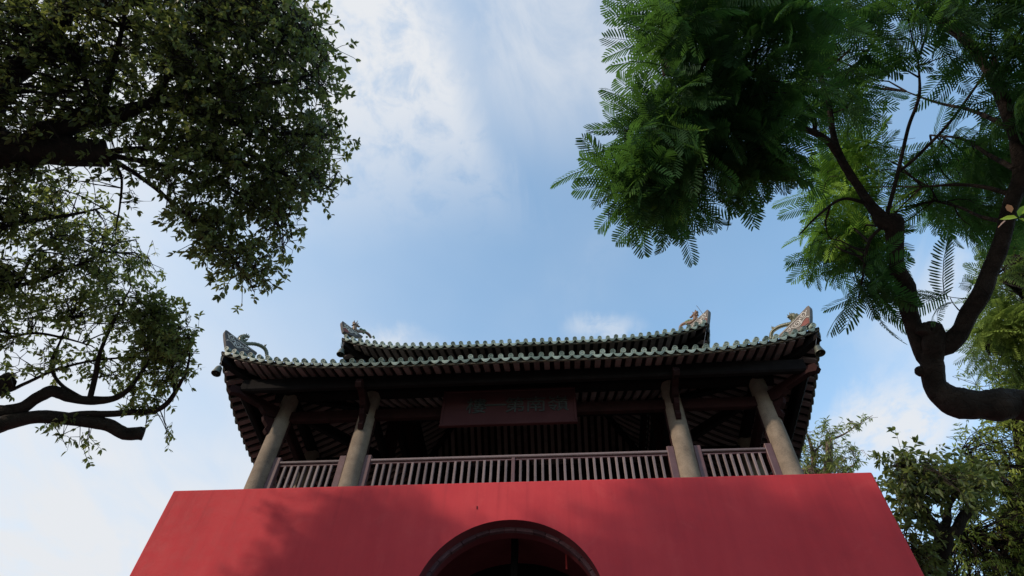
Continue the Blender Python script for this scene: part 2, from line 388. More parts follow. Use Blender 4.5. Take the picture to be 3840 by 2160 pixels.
while zz < AZ - .02:
    h = min(0.30, AZ - zz)
    for sx_ in (-1, 1):
        x0, x1 = sorted((CX + sx_ * br_in, CX + sx_ * br_out))
        part(MB().box(x0, x1, y0 + rng.uniform(-.004, .006), y0 + .12, zz + .004, zz + h - .004), 'brick', 'brick', archo)
    zz += h
# passage vault behind, with a door arch half way
v = MB()
def lining(r, ya, yb, zc=AZ):
    a = [(CX - r, 0)] + [(CX - r * math.cos(math.pi * i / 40), zc + r * math.sin(math.pi * i / 40)) for i in range(41)] + [(CX + r, 0)]
    q = len(a); v.add([(x, ya, z) for x, z in a] + [(x, yb, z) for x, z in a], [(i, i + 1, q + i + 1, q + i) for i in range(q - 1)])
lining(1.56, BF + .41, BB - .3); lining(1.25, BB - .3, BB)
part(v, 'passage_vault', 'vault', smooth=True)
d = MB()
a0 = [(CX - 1.1, 0)] + [(CX - 1.1 * math.cos(math.pi * i / 30), 5.35 + 0.95 * math.sin(math.pi * i / 30)) for i in range(31)] + [(CX + 1.1, 0)]
a1 = [(CX - 1.57, 0)] + [(CX - 1.57 * math.cos(math.pi * i / 30), AZ + 1.57 * math.sin(math.pi * i / 30)) for i in range(31)] + [(CX + 1.57, 0)]
q = len(a0)
d.add([(x, 9.6, z) for x, z in a0] + [(x, 9.6, z) for x, z in a1] + [(x, 9.9, z) for x, z in a0] + [(x, 9.9, z) for x, z in a1],
      [(i, i + 1, q + i + 1, q + i) for i in range(q - 1)] + [(2 * q + i + 1, 2 * q + i, 3 * q + i, 3 * q + i + 1) for i in range(q - 1)] + [(i + 1, i, 2 * q + i, 2 * q + i + 1) for i in range(q - 1)])
part(d, 'door_arch', 'darkwood')
part(MB().box(CX - .05, CX + .05, 8.9, 9.0, 6.2, AZ + 1.53), 'door_stile', 'darkwood')
for sx_, rz in ((-1, 1), (1, -1)):
    part(MB().box(CX + sx_ * 0.62 - .5, CX + sx_ * 0.62 + .5, 11.9, 12.0, 0.02, 6.1), 'door', 'timber')

# ------------------------------------------------------------------ pavilion frame
OX, IX = 4.47, 2.84
YF, YC0, YC1, YB = 9.0, 10.63, 14.23, 15.86
part(MB().box(CX - BHW + .35, CX + BHW - .35, BF + .35, BB - .35, BT - .05, BT + .06), 'floor', 'stone')
def column(x, y, zt=10.62, r=0.172, mat='stone'):
    prof = [(r * 1.25, 0), (r * 1.28, .06), (r * 1.15, .14), (r * 1.02, .17), (r * 1.0, .9), (r * .985, 1.6), (r * .94, 2.3), (r * .90, zt - BT - .08)]
    me = MB().lathe(prof, (0, 0, 0), 28).mesh('column', mat, True)
    o = obj('column', me, tower); o.location = (x - CX, y - BF, BT + .06); return o
outer_cols = []
for x in (CX - OX, CX - IX, CX + IX, CX + OX):
    for y in (YF, YC0, YC1, YB):
        if abs(x - CX) < 4 and y in (YC0, YC1): continue
        column(x, y); outer_cols.append((x, y))
for x in (CX - IX, CX + IX):
    for y in (YC0, YC1): column(x, y, 13.0, 0.16, 'timber')
xs = [CX - OX, CX - IX, CX + IX, CX + OX]; ys = [YF, YC0, YC1, YB]
# tie beams, column-line purlins
for y in (YF, YB):
    for a, c in zip(xs[:-1], xs[1:]):
        part(MB().beam((a + .15, y, 10.10), (c - .15, y, 10.10), .12, .24, ch=.02), 'tie_beam', 'timber')
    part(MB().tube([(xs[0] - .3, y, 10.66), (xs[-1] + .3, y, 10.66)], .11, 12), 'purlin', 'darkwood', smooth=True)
for x in (xs[0], xs[-1]):
    for a, c in zip(ys[:-1], ys[1:]):
        part(MB().beam((x, a + .15, 10.10), (x, c - .15, 10.10), .12, .24, ch=.02), 'tie_beam', 'timber')
    part(MB().tube([(x, ys[0] - .3, 10.66), (x, ys[-1] + .3, 10.66)], .11, 12), 'purlin', 'darkwood', smooth=True)
EO = 0.66                                            # eave purlin stands this far out
for y in (YF - EO, YB + EO):
    m_ = MB().beam((xs[0] - EO, y, 10.31), (xs[-1] + EO, y, 10.31), .13, .30, ch=.03)
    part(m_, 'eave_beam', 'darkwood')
for x in (xs[0] - EO, xs[-1] + EO):
    part(MB().beam((x, ys[0] - EO + .07, 10.31), (x, ys[-1] + EO - .07, 10.31), .13, .30, ch=.03), 'eave_beam', 'darkwood')
# gallery beams from outer to core columns
for x, y in outer_cols:
    ix = min(max(x, CX - IX), CX + IX); iy = min(max(y, YC0), YC1)
    dx, dy = ix - x, iy - y
    if (dx != 0) and (dy != 0): pass
    L = math.hypot(dx, dy); ux, uy = dx / L, dy / L
    part(MB().beam((x + ux * .15, y + uy * .15, 10.36), (ix - ux * .14, iy - uy * .14, 10.36), .11, .22, ch=.02), 'gallery_beam', 'darkwood')
    # bracket arm carrying the eave beam, with a curled nose and two blocks
    ox, oy = -ux, -uy; q_ = EO * (math.sqrt(2) if dx != 0 and dy != 0 else 1)
    prof = [(.15, 10.00), (.30, 9.96), (.40, 10.00), (.50, 10.08), (q_ + .02, 10.10), (q_ + .16, 10.04), (q_ + .22, 10.10), (q_ + .20, 10.20), (q_ + .08, 10.24), (.15, 10.24)]
    sd_ = np.array([-oy, ox, 0]) * .055
    part(MB().prism([np.array([x + ox * s_, y + oy * s_, z_]) + sd_ for s_, z_ in prof], -2 * sd_), 'bracket_arm', 'timber')
    prof = [(.15, 9.62), (.20, 9.60), (.26, 9.66), (.24, 9.76), (.34, 9.84), (.38, 9.93), (.15, 9.955)]
    part(MB().prism([np.array([x + ox * s_, y + oy * s_, z_]) + sd_ * .8 for s_, z_ in prof], -1.6 * sd_), 'bracket_scroll', 'timber')
# core box: beams and plank walls between the two roofs
for x in (CX - IX, CX + IX):
    part(MB().beam((x, YC0 + .14, 11.6), (x, YC1 - .14, 11.6), .10, .3), 'core_beam', 'darkwood')
    part(MB().beam((x, YC0 - .8, 12.92), (x, YC1 + .8, 12.92), .14, .2, ch=.03), 'core_beam', 'darkwood')
for y in (YC0, YC1):
    part(MB().beam((CX - IX + .14, y, 11.6), (CX + IX - .14, y, 11.6), .10, .3), 'core_beam', 'darkwood')
    part(MB().beam((CX - IX - .8, y, 12.915), (CX + IX + .8, y, 12.915), .14, .2, ch=.03), 'core_beam', 'darkwood')
for i in range(22):
    x0 = CX - IX + .16 + i * (2 * IX - .32) / 22
    for y in (YC0, YC1):
        part(MB().box(x0 + .006, x0 + (2 * IX - .32) / 22 - .006, y - .03, y + .01, 11.76, 12.8), 'wall_plank', 'timber')
for i in range(13):
    w_ = (YC1 - YC0 - .3) / 13; y0_ = YC0 + .15 + i * w_
    for x in (CX - IX, CX + IX):
        part(MB().box(x - .02, x + .02, y0_ + .006, y0_ + w_ - .006, 11.76, 12.8), 'wall_plank', 'timber')

# ------------------------------------------------------------------ railings between the outer columns
RZ = 9.02
def railing(p0, p1, mid=False):
    p0 = np.array([*p0, 0.]); p1 = np.array([*p1, 0.]); d = p1 - p0; L = np.linalg.norm(d); u = d / L
    ro = thing_part = part(MB().beam(p0 + u * .17 + [0, 0, RZ], p1 - u * .17 + [0, 0, RZ], .085, .055, ch=.012), 'railing', 'rail')
    for a, sgn in ((p0, 1), (p1, -1)):
        c = a + u * sgn * .225
        part(MB().beam(c + [0, 0, BT + .06], c + [0, 0, RZ + .10], .10, .12, up=u, ch=.01), 'post', 'post', ro)
        c = a + u * sgn * .168
        part(MB().beam(c + [0, 0, RZ + .10], c + [0, 0, 9.975], .05, .035, up=u), 'stile', 'timber', ro)
    part(MB().beam(p0 + u * .28 + [0, 0, BT + .2], p1 - u * .28 + [0, 0, BT + .2], .06, .07), 'bottom_rail', 'rail', ro)
    nn = int(round((L - .56) / .125)); st = (L - .56) / nn
    bmsh = MB().beam((0, 0, BT + .235), (0, 0, RZ - .075), .044, .044, up=(0, 1, 0), ch=.006).mesh('baluster', 'rail')
    for i in range(1, nn):
        c = p0 + u * (.28 + st * i)
        if mid and i == nn // 2:
            part(MB().beam(c + [0, 0, BT + .2], c + [0, 0, RZ - .03], .06, .06, up=u, ch=.006), 'post', 'post', ro); continue
        o = obj('baluster', bmsh, ro); o.location = (c[0] + rng.normal(0, .002), c[1], rng.normal(0, .004)); o.rotation_euler = (0, 0, math.atan2(u[1], u[0]))
    part(MB().beam(p0 + u * .28 + [0, 0, RZ - .06], p1 - u * .28 + [0, 0, RZ - .06], .03, .018), 'batten', 'post', ro)
for a, c in zip(xs[:-1], xs[1:]):
    railing((a, YF), (c, YF), mid=(c - a) > 3); railing((a, YB), (c, YB))
for a, c in zip(ys[:-1], ys[1:]):
    railing((xs[0], a), (xs[0], c)); railing((xs[-1], a), (xs[-1], c))

# ------------------------------------------------------------------ roofs
PITCH = 0.181
class Roof:
    def __init__(s, hx, y0, y1, S, z0, lift, a, b, cx):
        s.cx = cx
        s.hx, s.yc, s.hy, s.S, s.z0, s.lift, s.a, s.b = hx, (y0 + y1) / 2, (y1 - y0) / 2, S, z0, lift, a, b
    def half(s, side): return s.hx if side in 'fb' else s.hy
    def z(s, t, q, side):
        h = s.half(side); e = min(1.0, abs(t) / h)
        return s.z0 + s.lift * e ** 5 * max(0, 1 - q / (s.S * .8)) ** 1.6 + s.a * q + s.b * q * q
    def p(s, t, q, side, dz=0.0):
        z = s.z(t, q, side) + dz
        if side == 'f': return np.array([s.cx + t, s.yc - s.hy + q, z])
        if side == 'b': return np.array([s.cx - t, s.yc + s.hy - q, z])
        if side == 'l': return np.array([s.cx - s.hx + q, s.yc - t, z])
        return np.array([s.cx + s.hx - q, s.yc + t, z])
    def axes(s, side):                                # along-eave, inward
        return {'f': ((1, 0, 0), (0, 1, 0)), 'b': ((-1, 0, 0), (0, -1, 0)), 'l': ((0, -1, 0), (1, 0, 0)), 'r': ((0, 1, 0), (-1, 0, 0))}[side]

def round_end_mesh():                                  # glazed end disc with a rim and boss, faces -Y
    r = .047; m = MB()
    prof = [(0.0, -.016), (.012, -.016), (.018, -.010), (.030, -.010), (.034, -.018), (r, -.018), (r + .001, -.005), (r, .09)]
    n = 16; vs = []
    for rr, y in prof:
        for k in range(n): a = 2 * math.pi * k / n; vs.append((rr * math.cos(a), y, rr * math.sin(a)))
    return m.add(vs, [(i * n + k, (i + 1) * n + k, (i + 1) * n + (k + 1) % n, i * n + (k + 1) % n) for i in range(len(prof) - 1) for k in range(n)]).mesh('round_tile', 'tile', True)
def drip_mesh():                                       # lobed drip tile, faces -Y
    hw = .080; top = [(x, .020 * (abs(x) / hw) ** 2 - .010) for x in np.linspace(-hw, hw, 7)]
    bot = [(x, -.072 + .072 * (abs(x) / hw) ** 2.2) for x in np.linspace(hw * .98, -hw * .98, 9)]
    m = MB().prism([(x, -.008, z) for x, z in top + bot], (0, .014, 0))
    inn = [(x * .72, -.0115, -.006 + (z + .006) * .70) for x, z in top + bot]
    m.prism(inn, (0, .005, 0)); return m.mesh('drip_tile', 'tile')
ROUND, DRIP = round_end_mesh(), drip_mesh()
def build_roof(R, label, tag):
    deck = MB(); sides = 'flrb'
    for sd_ in sides:                                   # boarding under the tiles: a real slab
        h = R.half(sd_); nt, nq = 40, 8
        for dz_ in (-.055, -.085):
            o = len(deck.v); vs = []
            for j in range(nq + 1):
                q = R.S * j / nq
                for i in range(nt + 1):
                    t = (h - q) * (2 * i / nt - 1); vs.append(R.p(t, q, sd_, dz_))
            deck.add(vs, [(j * (nt + 1) + i, j * (nt + 1) + i + 1, (j + 1) * (nt + 1) + i + 1, (j + 1) * (nt + 1) + i) for j in range(nq) for i in range(nt)])
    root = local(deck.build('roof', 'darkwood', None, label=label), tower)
    rest = MB()
    for sd_ in sides:
        h = R.half(sd_); ax, inw = R.axes(sd_); ax = np.array(ax, float); inw = np.array(inw, float)
        n = int(round(2 * h / PITCH)); st = 2 * h / n
        slope = np.array([0, 0, R.a]) + inw; slope /= np.linalg.norm(slope)
        # fascia following the eave
        f = MB(); pts = [R.p(t, .02, sd_) for t in np.linspace(-h + .015, h - .015, 60)]
        vs = []
        for p_ in pts: vs += [p_ + [0, 0, -.055], p_ + [0, 0, -.125], p_ + inw * .03 + [0, 0, -.125], p_ + inw * .03 + [0, 0, -.055]]
        f.add(vs, [(4 * i + k, 4 * i + (k + 1) % 4, 4 * i + 4 + (k + 1) % 4, 4 * i + 4 + k) for i in range(len(pts) - 1) for k in range(4)] + [(0, 1, 2, 3), (len(vs) - 4, len(vs) - 1, len(vs) - 2, len(vs) - 3)])
        part(f, 'fascia', 'fascia', root)
        out_n = -slope
        for i in range(n):
            t = -h + st * (i + .5)
            if True:
                e = R.p(t, 0.0, sd_); dt = (R.p(min(t + .05, h), 0, sd_) - R.p(max(t - .05, -h), 0, sd_)); dt /= np.linalg.norm(dt)
                nrm = np.cross(dt, slope); nrm /= np.linalg.norm(nrm); inn = np.cross(nrm, dt)
                mat = Matrix((( *dt, ), (*inn, ), (*nrm, ))).transposed().to_4x4()
                qmax = min(R.S, h - abs(t)) - .01
                # barrel row
                if qmax > .12:
                    k = max(3, int(qmax / .28)); rr = MB(); path = [R.p(t, q, sd_, .012) for q in np.linspace(.06, qmax, k)]
                    tgt = rest if sd_ == 'b' else rr
                    tgt.tube(path, .042, 8)
                    if sd_ != 'b': part(rr, 'tile_row', 'tilerow', root, True)
                if sd_ == 'b':
                    rest.ball(e + np.array([0, 0, .012]), (.044, .044, .044), n=8, m=5); continue
                o = obj('round_tile', ROUND, root); jz = rng.normal(0, .006)
                o.matrix_local = Matrix.Translation(Vector(e + nrm * (.014 + jz) - inn * (.012 + rng.normal(0, .005)))) @ mat @ Matrix.Rotation(rng.normal(.0, .03), 4, 'X') @ Matrix.Rotation(rng.uniform(0, 6), 4, 'Y')
                t2 = t + st / 2
                if i < n - 1:
                    e2 = R.p(t2, 0.0, sd_)
                    o = obj('drip_tile', DRIP, root)
                    o.matrix_local = Matrix.Translation(Vector(e2 + nrm * (-.030 + rng.normal(0, .003)) - inn * (.030 + rng.normal(0, .004)))) @ mat @ Matrix.Rotation(-.20 + rng.normal(0, .03), 4, 'X') @ Matrix.Rotation(rng.normal(0, .03), 4, 'Y')
        # rafters
        for i in range(n + 1):
            t = -h + st * i
            qm = min(R.S - .02, h - abs(t) - .03)
            if qm < .18: continue
            path = [R.p(t, q, sd_, -.118) for q in np.linspace(.055, qm, 5)]
            vs = []
            for p_ in path:
                for aa, zz_ in ((-.050, -.028), (.050, -.028), (.050, .028), (-.050, .028)): vs.append(p_ + ax * aa + np.array([0, 0, zz_]))
            m_ = rest if False else MB()
            m_.add(vs, [(4 * a + k, 4 * a + (k + 1) % 4, 4 * a + 4 + (k + 1) % 4, 4 * a + 4 + k) for a in range(4) for k in range(4)] + [(0, 3, 2, 1), (16, 17, 18, 19)])
            part(m_, 'rafter', 'rafter', root)
    part(rest, 'roof_tiles', 'tilerow', root, True, kind='stuff')
    for sx_ in (-1, 1):                                  # hip rafter and hip ridge at each corner
        for sy_, sd_ in ((-1, 'f'), (1, 'b')):
            def hp(q, dz_):
                p_ = R.p(R.hx - q, q, 'f', dz_); p_[0] = R.cx + sx_ * (R.hx - q)
                p_[1] = R.yc + sy_ * (R.hy - q); return p_
            qs = np.linspace(.06, R.S - .05, 9); m_ = MB()
            s_ = np.array([sx_ * sy_, 1.0, 0]) / math.sqrt(2) * .06
            s_ = np.array([sx_, -sy_, 0]) / math.sqrt(2); s_ = np.array([-s_[1], s_[0], 0]) if False else np.array([sy_ * 1.0, -sx_ * 1.0, 0]) / math.sqrt(2) * .06
            vs = []
            for q in qs: c = hp(q, -.20); vs += [c - s_ + [0, 0, -.09], c + s_ + [0, 0, -.09], c + s_ + [0, 0, .08], c - s_ + [0, 0, .08]]
            m_.add(vs, [(4 * a + k, 4 * a + (k + 1) % 4, 4 * a + 4 + (k + 1) % 4, 4 * a + 4 + k) for a in range(len(qs) - 1) for k in range(4)] + [(0, 3, 2, 1), tuple(len(vs) - 4 + k for k in range(4))])
            part(m_, 'hip_rafter', 'darkwood', root)
            m_ = MB(); m_.tube([hp(q, .05) for q in np.linspace(.16, R.S - .02, 9)], .075, 10); part(m_, 'hip_ridge', 'tilerow', root, True)
    return root
R1 = Roof(5.54, 7.9, 16.96, 2.73, 10.37, .54, .42, .06, CX - .06)
R2 = Roof(4.15, 9.5, 15.36, 2.93, 12.63, .46, .46, .10, CX)
roof1 = build_roof(R1, 'lower green tiled roof skirt with upturned corners', 1)
roof2 = build_roof(R2, 'upper green tiled roof', 2)
part(MB().box(CX - (4.17 - 2.93) - .05, CX + (4.17 - 2.93) + .05, R2.yc - .12, R2.yc + .12, R2.z(0, 2.93, 'f') - .1, R2.z(0, 2.93, 'f') + .45, .03), 'main_ridge', 'fin')

# ------------------------------------------------------------------ corner fins, dragons and beasts
def hip_point(R, sx_, zo, sc, x, y, off=0.0):
    """Point of the corner ornament, measured on an enlargement, placed in the vertical plane of that corner's hip."""
    px = (zo[0] + x / sc) * 2576 / 3840; py = (zo[1] + y / sc) * 2576 / 3840
    d = ray(px, py); c = np.array([R.cx + sx_ * R.hx, R.yc - R.hy, 0.]); nrm = np.array([-sx_ * 1.0, -1.0, 0.]) / math.sqrt(2)
    nrm = np.array([-sx_, -1, 0.]) / math.sqrt(2)
    nrm = np.array([1.0 * (-sx_), -1.0, 0]) / math.sqrt(2)                 # faces the front court
    return EYE + d * ((c - EYE).dot(nrm) / d.dot(nrm)) + nrm * off, nrm
REF = np.array([(415, 150), (425, 560), (1170, 700)], float)
def affine(tri):
    A = np.hstack([REF, np.ones((3, 1))]); return np.linalg.solve(A, np.array(tri, float))
def sp2(pts, k=5): return spline(pts, k)
SCROLLS = [
    [(455, 245), (485, 290), (490, 345), (520, 385), (570, 405), (620, 415), (660, 445)],
    [(490, 345), (505, 305), (550, 290), (592, 312), (600, 352), (575, 378), (548, 365), (552, 340)],
    [(620, 380), (600, 352)], [(620, 415), (650, 400)],
    [(615, 520), (620, 470), (670, 448), (730, 462), (770, 505), (760, 555), (705, 565), (668, 530), (685, 495), (720, 495), (728, 522)],
    [(660, 445), (640, 490), (615, 520)], [(770, 505), (820, 545), (850, 560)],
    [(800, 590), (840, 575), (880, 600), (905, 570), (930, 605), (965, 640), (900, 645), (880, 615)],
]
def fin(R, sx_, zo, sc, tri, root, red):
    A = affine(tri)
    q = lambda x, y, off: hip_point(R, sx_, zo, sc, *(np.array([x, y, 1.0]) @ A), off)[0]
    nrm = hip_point(R, sx_, zo, sc, *tri[0])[1]
    out = [(415, 145), (398, 165), (392, 220), (405, 380), (418, 470), (430, 560), (560, 640), (800, 720), (1190, 730), (1175, 690), (960, 540), (760, 395), (560, 245), (450, 160)]
    f = local(MB().prism([q(x, y, .045) for x, y in out], -nrm * .09).build('corner_fin', 'fin', None), tower)
    f.parent = root; f.matrix_parent_inverse = Matrix.Identity(4)
    for st in SCROLLS:
        c = sp2(st, 5) if len(st) > 2 else np.array(st, float)
        for side_off in (.048,):
            part(MB().tube([q(x, y, side_off) for x, y in c], .0085, 6), 'scroll', 'scroll', f, True)
    c = sp2([(428, 410), (470, 398), (530, 425), (590, 490), (640, 555), (720, 592), (790, 588)], 5)
    part(MB().tube([q(x, y, .048) for x, y in c], .0095, 6), 'scroll', 'scroll', f, True)
    part(MB().tube([q(x, y, .048) for x, y in [(540, 265), (760, 425), (960, 570), (1150, 695)]], .008, 6), 'scroll', 'scroll', f, True)
    if red: part(MB().prism([q(x, y, .053) for x, y in [(438, 440), (490, 425), (560, 485), (600, 540), (640, 590), (560, 600), (440, 550)]], -nrm * .02), 'red_panel', 'redfin', f)
    return q, nrm
def dragon(R, sx_, zo, sc, root, path, radii, headpts, spikes_in, mat='dragon', mane=True):
    q = lambda x, y, off=0.0: hip_point(R, sx_, zo, sc, x, y, off)
    pts = [q(x, y)[0] for x, y in path]; nrm = q(*path[0])[1]
    sp = spline(np.hstack([np.array(pts), np.array(radii)[:, None]]), 6)
    rad = sp[:, 3] * (1 + .08 * np.sin(np.arange(len(sp)) * 2.2))
    dr = part(MB().tube(sp[:, :3], rad, 10), 'roof_dragon', mat, root, True)
    cen = sp[:, :3].mean(0)
    m_ = MB()
    T = np.gradient(sp[:, :3], axis=0)
    for i in range(1, len(sp) - 1, 1):                    # dorsal fins and belly ridges
        t = T[i] / np.linalg.norm(T[i]); o_ = np.cross(t, nrm); o_ /= np.linalg.norm(o_)
        for sg in ((-1, 1) if spikes_in else (1,)):
            b0 = sp[i, :3] + o_ * sg * rad[i] * .8; tip = sp[i, :3] + o_ * sg * (rad[i] * 1.55) + t * .008
            w2 = .012
            m_.add([b0 - t * w2 - nrm * w2, b0 + t * w2 - nrm * w2, b0 + t * w2 + nrm * w2, b0 - t * w2 + nrm * w2, tip], [(0, 1, 4), (1, 2, 4), (2, 3, 4), (3, 0, 4), (3, 2, 1, 0)])
    part(m_, 'spines', mat, dr, kind='stuff')
    hm = MB()
    for x, y, r, off in headpts: hm.ball(q(x, y, off)[0], r, n=8, m=6)
    part(hm, 'head', mat, dr, True)
    return dr, q, nrm
def spike_set(q, nrm, items, mat, parent, name):
    for (x0, y0, x1, y1, r) in items:
        for off in (-.03, .03):
            a = q(x0, y0, off * .6)[0]; b_ = q(x1, y1, off)[0]
            part(MB().tube([a, (a + b_) / 2 + nrm * off * .1, b_], [r, r * .7, r * .15], 6), name, mat, parent, True)
# lower left
ZO, S_ = (780, 1220), 6.587
fin(R1, -1, ZO, S_, [(415, 150), (425, 560), (1170, 700)], roof1, False)
dr, q, nrm = dragon(R1, -1, ZO, S_, roof1, [(1450, 770), (1450, 680), (1410, 590), (1310, 510), (1160, 462), (1010, 455), (900, 455), (830, 420), (805, 350), (840, 295), (910, 275)],
                    [.024, .030, .034, .036, .034, .032, .038, .046, .045, .040, .036],
                    [(920, 270, .042, 0), (965, 275, .033, 0), (1000, 290, .024, 0), (960, 355, .020, 0), (935, 370, .026, 0), (900, 390, .03, 0), (880, 300, .044, .0)], True)
spike_set(q, nrm, [(800, 310, 765, 320, .018), (830, 280, 810, 245, .018), (880, 262, 870, 225, .016), (930, 255, 940, 215, .016), (975, 262, 985, 235, .012), (1000, 285, 1025, 275, .012), (800, 370, 745, 375, .018), (965, 350, 990, 360, .010)], 'dragon', dr, 'mane_tuft')
spike_set(q, nrm, [(1400, 560, 1395, 490, .016), (1400, 520, 1435, 490, .016), (1390, 530, 1380, 492, .014)], 'dragon', dr, 'tail_tuft')
# lower right
ZO, S_ = (2860, 1130), 6.585
fin(R1, 1, ZO, S_, [(1165, 140), (1205, 570), (430, 880)], roof1, True)
dr, q, nrm = dragon(R1, 1, ZO, S_, roof1, [(215, 930), (205, 840), (240, 750), (320, 680), (430, 620), (560, 580), (670, 560), (750, 530), (800, 470), (810, 400), (770, 350)],
                    [.026, .032, .034, .036, .036, .034, .036, .048, .055, .055, .045],
                    [(760, 350, .05, 0), (720, 360, .040, 0), (670, 370, .034, 0), (640, 390, .024, 0), (700, 430, .028, 0), (820, 370, .045, 0), (840, 410, .045, 0)], True)
spike_set(q, nrm, [(700, 340, 680, 295, .018), (740, 325, 735, 300, .016), (790, 330, 795, 305, .016), (840, 350, 860, 335, .016), (650, 370, 625, 345, .014), (640, 400, 612, 405, .014), (690, 440, 670, 470, .012), (870, 390, 890, 390, .016)], 'dragon', dr, 'mane_tuft')
spike_set(q, nrm, [(280, 690, 240, 625, .018), (270, 690, 225, 665, .016), (300, 680, 285, 640, .014)], 'dragon', dr, 'tail_tuft')
# upper left: horned beast with a leafy tail
ZO, S_ = (1250, 1180), 8.525
fin(R2, -1, ZO, S_, [(262, 245), (300, 570), (900, 720)], roof2, True)
dr, q, nrm = dragon(R2, -1, ZO, S_, roof2, [(1200, 740), (1160, 670), (1090, 600), (1000, 560), (880, 540), (760, 530), (690, 500), (675, 430), (690, 360)],
                    [.030, .032, .034, .030, .036, .045, .050, .046, .040], [(690, 320, .058, 0), (730, 330, .045, 0), (775, 360, .032, 0), (815, 385, .026, 0), (840, 380, .016, 0), (655, 290, .035, 0)], False, 'beast')
dr.name = 'roof_beast'
spike_set(q, nrm, [(650, 260, 655, 200, .020), (740, 270, 758, 205, .012), (640, 330, 600, 320, .022), (600, 450, 570, 430, .016), (770, 300, 790, 330, .014)], 'beast', dr, 'ear')
for x, y, r in ((880, 475, .042), (920, 490, .035), (985, 515, .044), (1010, 540, .04), (965, 590, .03), (1280, 700, .03), (1300, 740, .028), (1070, 715, .03)):
    part(MB().ball(q(x, y)[0], (r, r, r * .8), n=8, m=6), 'leaf_boss', 'beastleaf', dr, True)
# upper right
ZO, S_ = (2520, 1130), 8.525
fin(R2, 1, ZO, S_, [(1180, 300), (1170, 720), (500, 900)], roof2, True)
dr, q, nrm = dragon(R2, 1, ZO, S_, roof2, [(260, 930), (265, 840), (310, 760), (390, 710), (480, 690), (590, 680), (690, 640), (740, 570), (735, 490), (740, 430)],
                    [.034, .036, .034, .034, .036, .042, .050, .052, .045, .045], [(750, 400, .055, 0), (720, 420, .045, 0), (670, 450, .034, 0), (620, 500, .028, 0), (590, 510, .022, 0), (785, 360, .046, 0), (800, 430, .034, 0)], False, 'beast')
dr.name = 'roof_beast'
spike_set(q, nrm, [(770, 350, 775, 290, .022), (700, 390, 680, 350, .016), (800, 430, 830, 445, .02), (800, 570, 835, 575, .02)], 'beast', dr, 'ear')
for x, y, r in ((500, 640, .04), (545, 620, .042), (595, 615, .040), (450, 665, .04), (480, 720, .035)):
    part(MB().ball(q(x, y)[0], (r, r, r * .8), n=8, m=6), 'leaf_boss', 'beastleaf', dr, True)
part(MB().tube([q(x, y)[0] for x, y in spline([(865, 540), (960, 465), (980, 420), (960, 370), (900, 285), (820, 180), (780, 140)], 4)], .006, 5), 'lightning_wire', 'wire', dr, True)

# ------------------------------------------------------------------ wind bells
def wind_bell(pos, label, corner, hook):
    t = thing('wind_bell', label, 'bell', pos, 'bronze wind bells at the roof corners')
    r = .088
    prof = [(r * .98, 0), (r * 1.0, .006), (r * .93, .03), (r * .80, .075), (r * .72, .12), (r * .66, .15), (r * .52, .172), (r * .28, .186), (r * .02, .192)]
    inner = [(r * .02, .17), (r * .45, .15), (r * .66, .10), (r * .86, .03), (r * .94, 0.0)]
    m_ = MB().lathe(prof, n=24, cap=False); m_.lathe(inner, n=24, cap=False)
    n = 24; k0 = 0; k1 = len(prof) * n + (len(inner) - 1) * n
    m_.f += [(k0 + i, k1 + i, k1 + (i + 1) % n, k0 + (i + 1) % n) for i in range(n)]
    m_.build('bell_body', 'bell', t, True)
    MB().tube([(0, 0, .188), (.02, 0, .21), (0, 0, .232), (-.02, 0, .21), (0, 0, .188)], .005, 6).build('loop', 'bell', t, True)
    h = np.array(hook) - np.array(pos)
    MB().tube([(0, 0, .23), h * .5 + np.array([0, 0, .115]), h], .004, 5).build('hanging_wire', 'wire', t, True)
    MB().tube([(0, 0, .16), (0, 0, .02)], .004, 5).build('clapper_rod', 'bell', t, True)
    MB().ball((0, 0, .03), .018, n=8, m=6).build('clapper', 'bell', t, True)
def bell_at(px, py, R, sx_, label):
    y = R.yc - R.hy + .03; p = aty(px, py, y)
    c = R.p(R.hx - .05, .05, 'f', -.13); c[0] = R.cx + sx_ * (R.hx - .05)
    wind_bell(tuple(p), label, c, c)
bell_at(543, 940, R1, -1, 'bronze wind bell hanging free below the lower left roof corner')
bell_at(2064, 889, R1, 1, 'bronze wind bell beside the lower right roof corner')
bell_at(856, 892, R2, -1, 'bronze wind bell at the left corner of the upper roof')
bell_at(1776, 886, R2, 1, 'bronze wind bell under the upper roof right corner half hidden by tiles')

